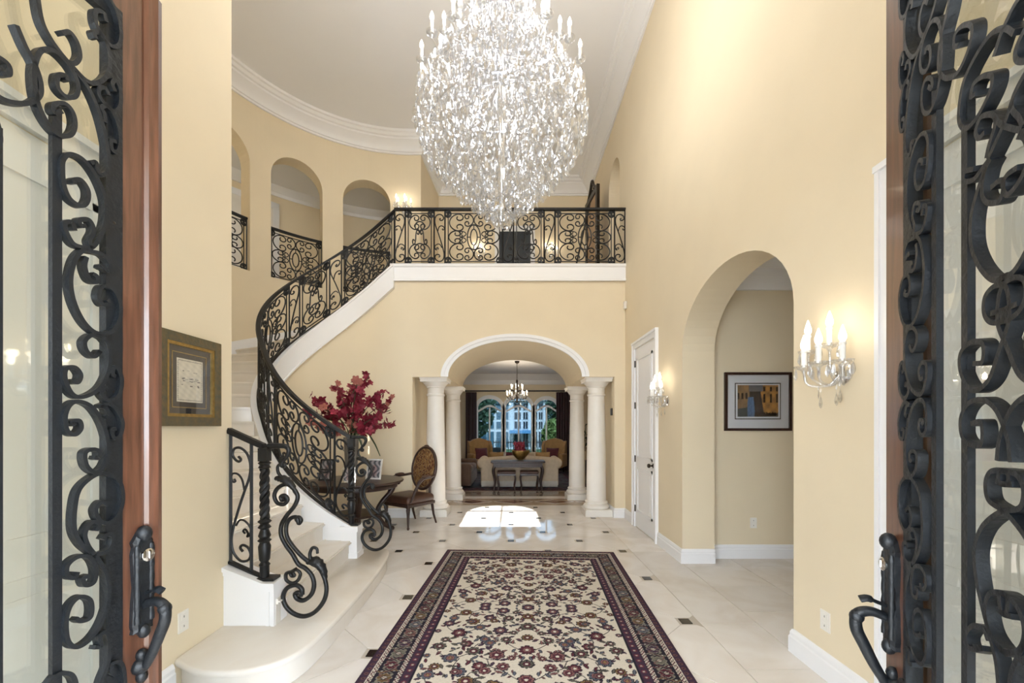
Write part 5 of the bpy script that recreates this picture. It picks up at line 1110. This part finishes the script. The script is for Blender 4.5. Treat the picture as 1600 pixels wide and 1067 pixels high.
for k, (x, lab) in enumerate(((-.13, 'dark stool with leather seat tucked under the console table, stair side'), (.41, 'dark stool with leather seat tucked under the console table, closet door side'))):
    t = thing('stool', lab, 'stool', (x, 9.84, .0190))
    obj('seat', MB().rbox(-.22, -.17, .40, .22, .17, .46, .025), 'leather', t, 50); obj('seat_rail', MB().box(-.215, -.165, .355, .215, .165, .405), 'dark_wood', t)
    for sx in (-1, 1):
        for sy in (-1, 1): obj('leg', MB().tube(spl([(sx*.19, sy*.14, .37), (sx*.21, sy*.15, .28), (sx*.185, sy*.135, .1), (sx*.205, sy*.15, 0)], 4), .02, 7), 'dark_wood', t, 50)
bo = thing('glass_bowl', 'mercury glass bowl with ruffled rim on the console table', 'bowl', (.20, 9.86, .7200))
obj('bowl', MB().lathe([(1e-4, 0), (.07, 0), (.06, .02), (.11, .06), (.19, .15), (.215, .24), (.20, .245), (.17, .15), (.09, .07), (1e-4, .05)], 32, flute=lambda a, z: 1+(.10*math.cos(5*a) if z > .2 else 0)), 'gold', bo, 50)
obj('bowl_foot', MB().lathe([(.08, 0), (.085, .01), (.06, .02)], 24), 'pewter', bo, 40)
rf2 = random.Random(2)
bf = thing('bowl_flowers', 'crimson flowers and a dark leaf spray in the glass bowl', 'flowers', (.17, 9.86, .86))
for k in range(14): sz = rf2.uniform(.05, .085); inst(b1, 'blossom', bf, (rf2.uniform(-.12, .12), rf2.uniform(-.08, .08), rf2.uniform(.05, .26)), (rf2.uniform(0, 1.8), rf2.uniform(-.8, .8), 0), (sz, sz, sz))
for k in range(6): inst(lfm, 'leaf_blade', bf, (.02*k-.05, 0, 0), (R(70), 0, rf2.uniform(-.6, .6)), (.26, .26, .26))
for lab, x, y, rz, m in (('gold throw pillow on the sofa end by the stair side', -.38, 10.80, R(-12), 'fabric_gold'), ('wine red throw pillow on the sofa behind the bowl', .02, 10.80, R(6), 'fabric_wine'), ('tan throw pillow on the sofa beside the bowl', .42, 10.80, R(8), 'fabric_cream'), ('orange gold throw pillow near the sofa end by the closet door side', .80, 10.80, R(-6), 'fabric_gold')):
    cushion(lab, (x, y, .487), rz, m, .39, .42, 22)
def wing_chair(label, x, y, rz):
    t = thing('wing_chair', label, 'armchair', (x, y, .0190), rz)      # faces -y
    obj('seat', MB().rbox(-.34, -.36, .16, .34, .3, .46, .06), 'fabric_gold', t, 50)
    pf = [(-.33, .40), (-.35, .75), (-.33, 1.0), (-.22, 1.08), (0, 1.13), (.22, 1.08), (.33, 1.0), (.35, .75), (.33, .40)]
    obj('backrest', MB().prism(pf, .24, .38, M), 'fabric_gold', t, 30)
    for s in (-1, 1):
        obj('arm', MB().rbox(min(s*.32, s*.44), -.34, .2, max(s*.32, s*.44), .3, .64, .055), 'fabric_gold', t, 50)
        mw = Matrix(((0, 0, 1, 0), (1, 0, 0, 0), (0, 1, 0, 0), (0, 0, 0, 1)))
        obj('wing', MB().prism([(.36, .60), (.36, 1.04), (.22, 1.02), (.10, .88), (.06, .60)], min(s*.32, s*.40), max(s*.32, s*.40), mw), 'fabric_gold', t, 30)
        for sy in (-.3, .3): obj('leg', MB().lathe([(.018, 0), (.03, .17)], 10, (s*.3, sy, 0)), 'dark_wood', t, 50)
wing_chair('gold wing chair by the window with a plum striped pillow, stair side', -.98, 13.55, R(24)); wing_chair('gold wing chair by the window, next to the potted plant', 1.32, 13.55, R(-22))
cushion('plum striped pillow on the wing chair, stair side', (-.96, 13.38, .46), R(24), 'fabric_wine', .42, .40, -20); cushion('plum pillow on the wing chair by the plant', (1.28, 13.38, .46), R(-22), 'fabric_wine', .42, .40, -20)
cushion('white pillow leaning on the sofa end by the stair side', (-.38, 11.05, .485), R(6), 'fabric_white', .42, .40, 20); cushion('white pillow leaning on the sofa end by the closet door side', (.80, 11.05, .485), R(-6), 'fabric_white', .40, .38, 20)
bs = thing('brown_loveseat', 'brown upholstered loveseat at the side of the living room', 'sofa', (-1.45, 11.0, .0190), R(90))
# faces -y locally -> +x in the room
obj('seat_base', MB().rbox(-.85, -.45, .04, .85, .42, .34, .04), 'fabric_brown', bs, 50)
for k in range(2): obj('seat_cushion', MB().rbox(-.72+k*.72, -.44, .33, -.02+k*.72, .20, .50, .06), 'fabric_brown', bs, 50)
obj('back', MB().rbox(-.85, .20, .3, .85, .44, .86, .09), 'fabric_brown', bs, 50)
for s in (-1, 1): obj('arm', MB().rbox(min(s*.70, s*.90), -.45, .04, max(s*.70, s*.90), .42, .60, .08), 'fabric_brown', bs, 50)
cushion('tan pillow on the brown loveseat', (-1.47, 10.52, .52), R(84), 'fabric_gold', .40, .42, -25); cushion('white pillow on the brown loveseat', (-1.45, 10.98, .52), R(88), 'fabric_white', .42, .45, -22)
# curtains
def curtain(label, x0, x1, seed):
    mb = MB(); n = 60; rs_ = random.Random(seed); V = []
    ph = [rs_.uniform(0, 6) for _ in range(3)]
    zs = np.linspace(.01, 2.72, 14)
    for z_ in zs:
        for i in range(n+1):
            u = i/n; V.append((x0+(x1-x0)*u, 14.22+.05*math.sin(u*2*pi*6+ph[0]+.15*z_)+.02*math.sin(u*2*pi*13+ph[1]), z_))
    k = n+1; mb.add(V, [(j*k+i, j*k+i+1, (j+1)*k+i+1, (j+1)*k+i) for j in range(len(zs)-1) for i in range(n)])
    m0 = len(mb.v); mb.add([(x, y+.012, z_) for x, y, z_ in V], [(j*k+i, (j+1)*k+i, (j+1)*k+i+1, j*k+i+1) for j in range(len(zs)-1) for i in range(n)])
    o = obj('curtain', mb, 'curtain', None, 60); return tag(o, label, 'curtain')
curtain('long dark plum curtain beside the loveseat side of the windows', -1.60, -1.22, 1); curtain('long dark plum curtain beside the potted plant', 1.52, 2.10, 2)
cr_ = thing('curtain_rod', 'black curtain rod with ball finials above the arched windows', 'curtain rod', (.25, 14.22, 2.76))
obj('rod', MB().tube([(-2.0, 0, 0), (2.0, 0, 0)], .022, 10), 'iron', cr_, 50)
for s in (-1, 1): obj('finial', MB().ell((s*2.03, 0, 0), (.05, .05, .05), 12, 8), 'iron', cr_, 50); obj('bracket', MB().tube([(s*1.85, 0, 0), (s*1.85, .22, 0)], .014, 6), 'iron', cr_)
# small chandelier
lc = thing('brass_chandelier', 'small candle chandelier with crystal pendants in the living room', 'chandelier', (.14, 11.5, 2.30))
obj('stem', MB().lathe([(1e-4, -.12), (.04, -.08), (.02, 0), (.05, .12), (.02, .2), (.045, .32), (.02, .42), (.03, .5), (.008, .55), (.008, 1.0)], 14), 'bronze', lc, 40); obj('ceiling_cap', MB().lathe([(.07, 1.05), (.06, 1.01), (.01, .97)], 16), 'bronze', lc, 40)
sc1 = mesh('candle', MB().lathe([(.012, 0), (.012, .075), (1e-4, .076)], 8), 'candle', 40); sb1 = mesh('bulb', MB().lathe([(.008, .075), (.016, .095), (.010, .12), (1e-4, .135)], 8), 'bulb', 60)
for (r, z_, nn) in ((.29, .10, 10), (.17, .28, 6)):
    for i in range(nn):
        a = 2*pi*(i+.3)/nn; c, s = math.cos(a), math.sin(a); obj('arm', MB().tube([(q_[0]*c, q_[0]*s, q_[1]) for q_ in spl([(.03, z_-.05), (r*.5, z_-.12), (r*.9, z_-.08), (r, z_)], 5)], .008, 6), 'bronze', lc, 60)
        cn = inst(sc1, 'candle', lc, (r*c, r*s, z_)); inst(sb1, 'bulb', cn)
        for j in range(2): inst(dm1, 'crystal_drop', lc, (r*c*(1-.2*j), r*s*(1-.2*j), z_-.09-.06*j), (0, 0, a), (.045, .045, .09))
for i in range(8): a = 2*pi*i/8; inst(dm2, 'crystal_drop', lc, (.1*math.cos(a), .1*math.sin(a), -.06), (0, 0, a), (.05, .05, .1))
for i in range(4): a = pi/4+pi/2*i; plight('chandelier_lamp', (.33*math.cos(a), .33*math.sin(a), .2), 9, (1, .82, .6), .05, lc)
# potted plant
pl = thing('potted_plant', 'broad-leaved potted plant in the living room corner by the curtain', 'plant', (2.3, 13.35, .0190))
obj('pot', MB().lathe([(.0001, 0), (.15, 0), (.20, .3), (.22, .42), (.20, .42), (.17, .38), (1e-4, .38)], 20), 'pewter', pl, 40)
for k in range(5): obj('stem', MB().tube(spl([(0, 0, .38), (.05*math.cos(k*1.3), .05*math.sin(k*1.3), .8), (.14*math.cos(k*1.3), .14*math.sin(k*1.3), 1.2+.1*k)], 4), .012, 5), 'leaf', pl)
for k in range(26): a = rf2.uniform(0, 6.28); s_ = rf2.uniform(.28, .42); inst(lfm, 'leaf_blade', pl, (.1*math.cos(a), .1*math.sin(a), rf2.uniform(.7, 1.6)), (rf2.uniform(-.2, .9), 0, a), (s_*1.6, s_, s_))
# dark wall picture in the living room behind the column
dp = thing('dark_picture', 'dark framed picture on the living room side wall behind the column', 'picture', (-3.6, 12.6, 1.75), R(90)); obj('frame', frame_bars(.7, .9, .06, -.03, 0), 'dark_wood', dp); obj('canvas', MB().box(-.3, -.012, -.4, .3, -.004, .4), 'mat_navy', dp)
# ================================================================ garden seen through the windows
struct('lawn', MB().box(-40, 14.7, -.45, 40, 60, -.25), 'lawn', 'green lawn beyond the living room windows')
struct('terrace', MB().box(-6, 14.66, -.3, 8, 18.5, -.2), 'paving', 'pale terrace outside the living room')
hs = thing('garden_house', 'white house with tall blue windows beyond the garden', 'house', (1.3, 33, -.25)); hs.scale = (1, 1, .62)
obj('wall', MB().box(-4.4, 0, 0, 4.2, 5, 6.2), 'house_white', hs)
obj('roof', MB().box(-4.8, -.5, 6.2, 4.6, 5.4, 6.5), 'house_white', hs)
for x in (-4.2, -1.35, .15, 1.35, 4.0): obj('pillar', MB().box(x-.16, -.3, 0, x+.16, .0, 6.2), 'house_white', hs)
for ix, (xa, xb) in enumerate(((-3.9, -2.7), (-2.6, -1.55), (-1.15, -.55), (-.45, .0), (.35, .75), (.8, 1.18), (1.6, 2.6), (2.7, 3.8))):
    for (za, zb2) in ((.2, 2.3), (2.6, 3.6), (3.8, 4.8), (5.0, 5.9)):
        w_ = obj('window', MB().box(xa, -.04, za, xb, .0, zb2), 'house_white', hs); 
        obj('pane', MB().box(xa+.05, -.06, za+.05, (xa+xb)/2-.02, -.04, zb2-.05).box((xa+xb)/2+.02, -.06, za+.05, xb-.05, -.04, zb2-.05), 'house_glass' if ix in (0, 1, 6, 7) else 'navy_door', w_)
obj('awning', MB().box(-1.5, -1.6, 2.35, .3, 0, 2.45).box(-1.5, -1.62, 2.05, .3, -1.58, 2.45), 'awning', hs)
def tree(label, x, y, h, r, m, seed):
    t = thing('tree', label, 'tree', (x, y, -.25)); rs_ = random.Random(seed)
    obj('trunk', MB().tube(spl([(0, 0, 0), (.08, 0, h*.3), (-.05, .05, h*.6), (.05, 0, h*.85)], 4), [.16-.009*i for i in range(13)], 7), 'bark', t, 60)
    for k in range(4): a = rs_.uniform(0, 6.3); obj('branch', MB().tube([(0, 0, h*(.35+.1*k)), (r*.6*math.cos(a), r*.6*math.sin(a), h*(.55+.1*k))], [.06, .02], 5), 'bark', t)
    mb = MB()
    for i in range(2600):
        a = rs_.uniform(0, 6.283); u = rs_.random()**.45; el = rs_.uniform(-1, 1); rr_ = r*u*math.sqrt(1-el*el); c = Vector((rr_*math.cos(a), rr_*math.sin(a), h*.62+el*u*h*.40)); s_ = rs_.uniform(.09, .2)
        d1 = Vector((rs_.uniform(-1, 1), rs_.uniform(-1, 1), rs_.uniform(-1, 1))).normalized()*s_; d2 = d1.orthogonal().normalized()*s_*.6; mb.add([c-d1, c+d2, c+d1, c-d2], [(0, 1, 2, 3)])
    tag(obj('foliage', mb, m, t), kind='stuff')
tree('dense green garden tree seen through the window behind the stair-side wing chair', -2.4, 22, 4.6, 1.6, 'foliage', 1); tree('tall garden tree at the lawn edge farther left of the house', -3.6, 27, 6.5, 2.0, 'foliage', 2)
tree('dark garden tree seen through the window beside the plant', 3.3, 23, 4.8, 1.45, 'foliage', 3); tree('tall tree behind the garden fence on the plant side', 5.2, 28, 6.5, 2.2, 'foliage', 4); tree('low yellow-green bush tree in front of the white house', 2.15, 21, 2.1, .6, 'foliage_pale', 5)
fe = thing('garden_fence', 'low black picket fence across the garden', 'fence', (1.3, 20, -.25))
for z_ in (.25, 1.0): obj('fence_rail', MB().box(-2.2, -.02, z_, 4.0, .02, z_+.05), 'dark', fe)
pk = mesh('picket', MB().box(-.014, -.014, 0, .014, .014, 1.12), 'dark')
for k in range(52): inst(pk, 'picket', fe, (-2.2+.12*k, 0, 0))
gb = thing('garden_bench', 'dark bench on the lawn seen between the window mullions', 'bench', (-.75, 17.3, -.2))
obj('seat', MB().box(-.35, -.2, .42, .35, .2, .47), 'dark', gb); obj('backrest', MB().box(-.35, .17, .5, .35, .21, .85), 'dark', gb)
for sx in (-1, 1):
    for sy in (-1, 1): obj('leg', MB().box(sx*.3-.025, sy*.16-.025, 0, sx*.3+.025, sy*.16+.025, .42), 'dark', gb)

# ---- families of like things
GROUPS = {'column': 'pale stone columns carrying the arch', 'wall_sconce': 'crystal wall sconces', 'throw_pillow': 'throw pillows in the living room', 'gallery_railing': 'iron railings in the gallery arches', 'photo_frame': 'photo frames on the round table', 'tree': 'garden trees', 'front_door': 'pair of open entrance doors', 'stool': 'stools under the console table', 'wing_chair': 'gold wing chairs by the windows', 'curtain': 'plum curtains beside the windows', 'wall_outlet': 'white wall outlets'}
for o in list(SC.objects):
    nb = o.name.split('.')[0]
    if o.parent is None and nb in GROUPS and 'category' in o: o['group'] = GROUPS[nb]
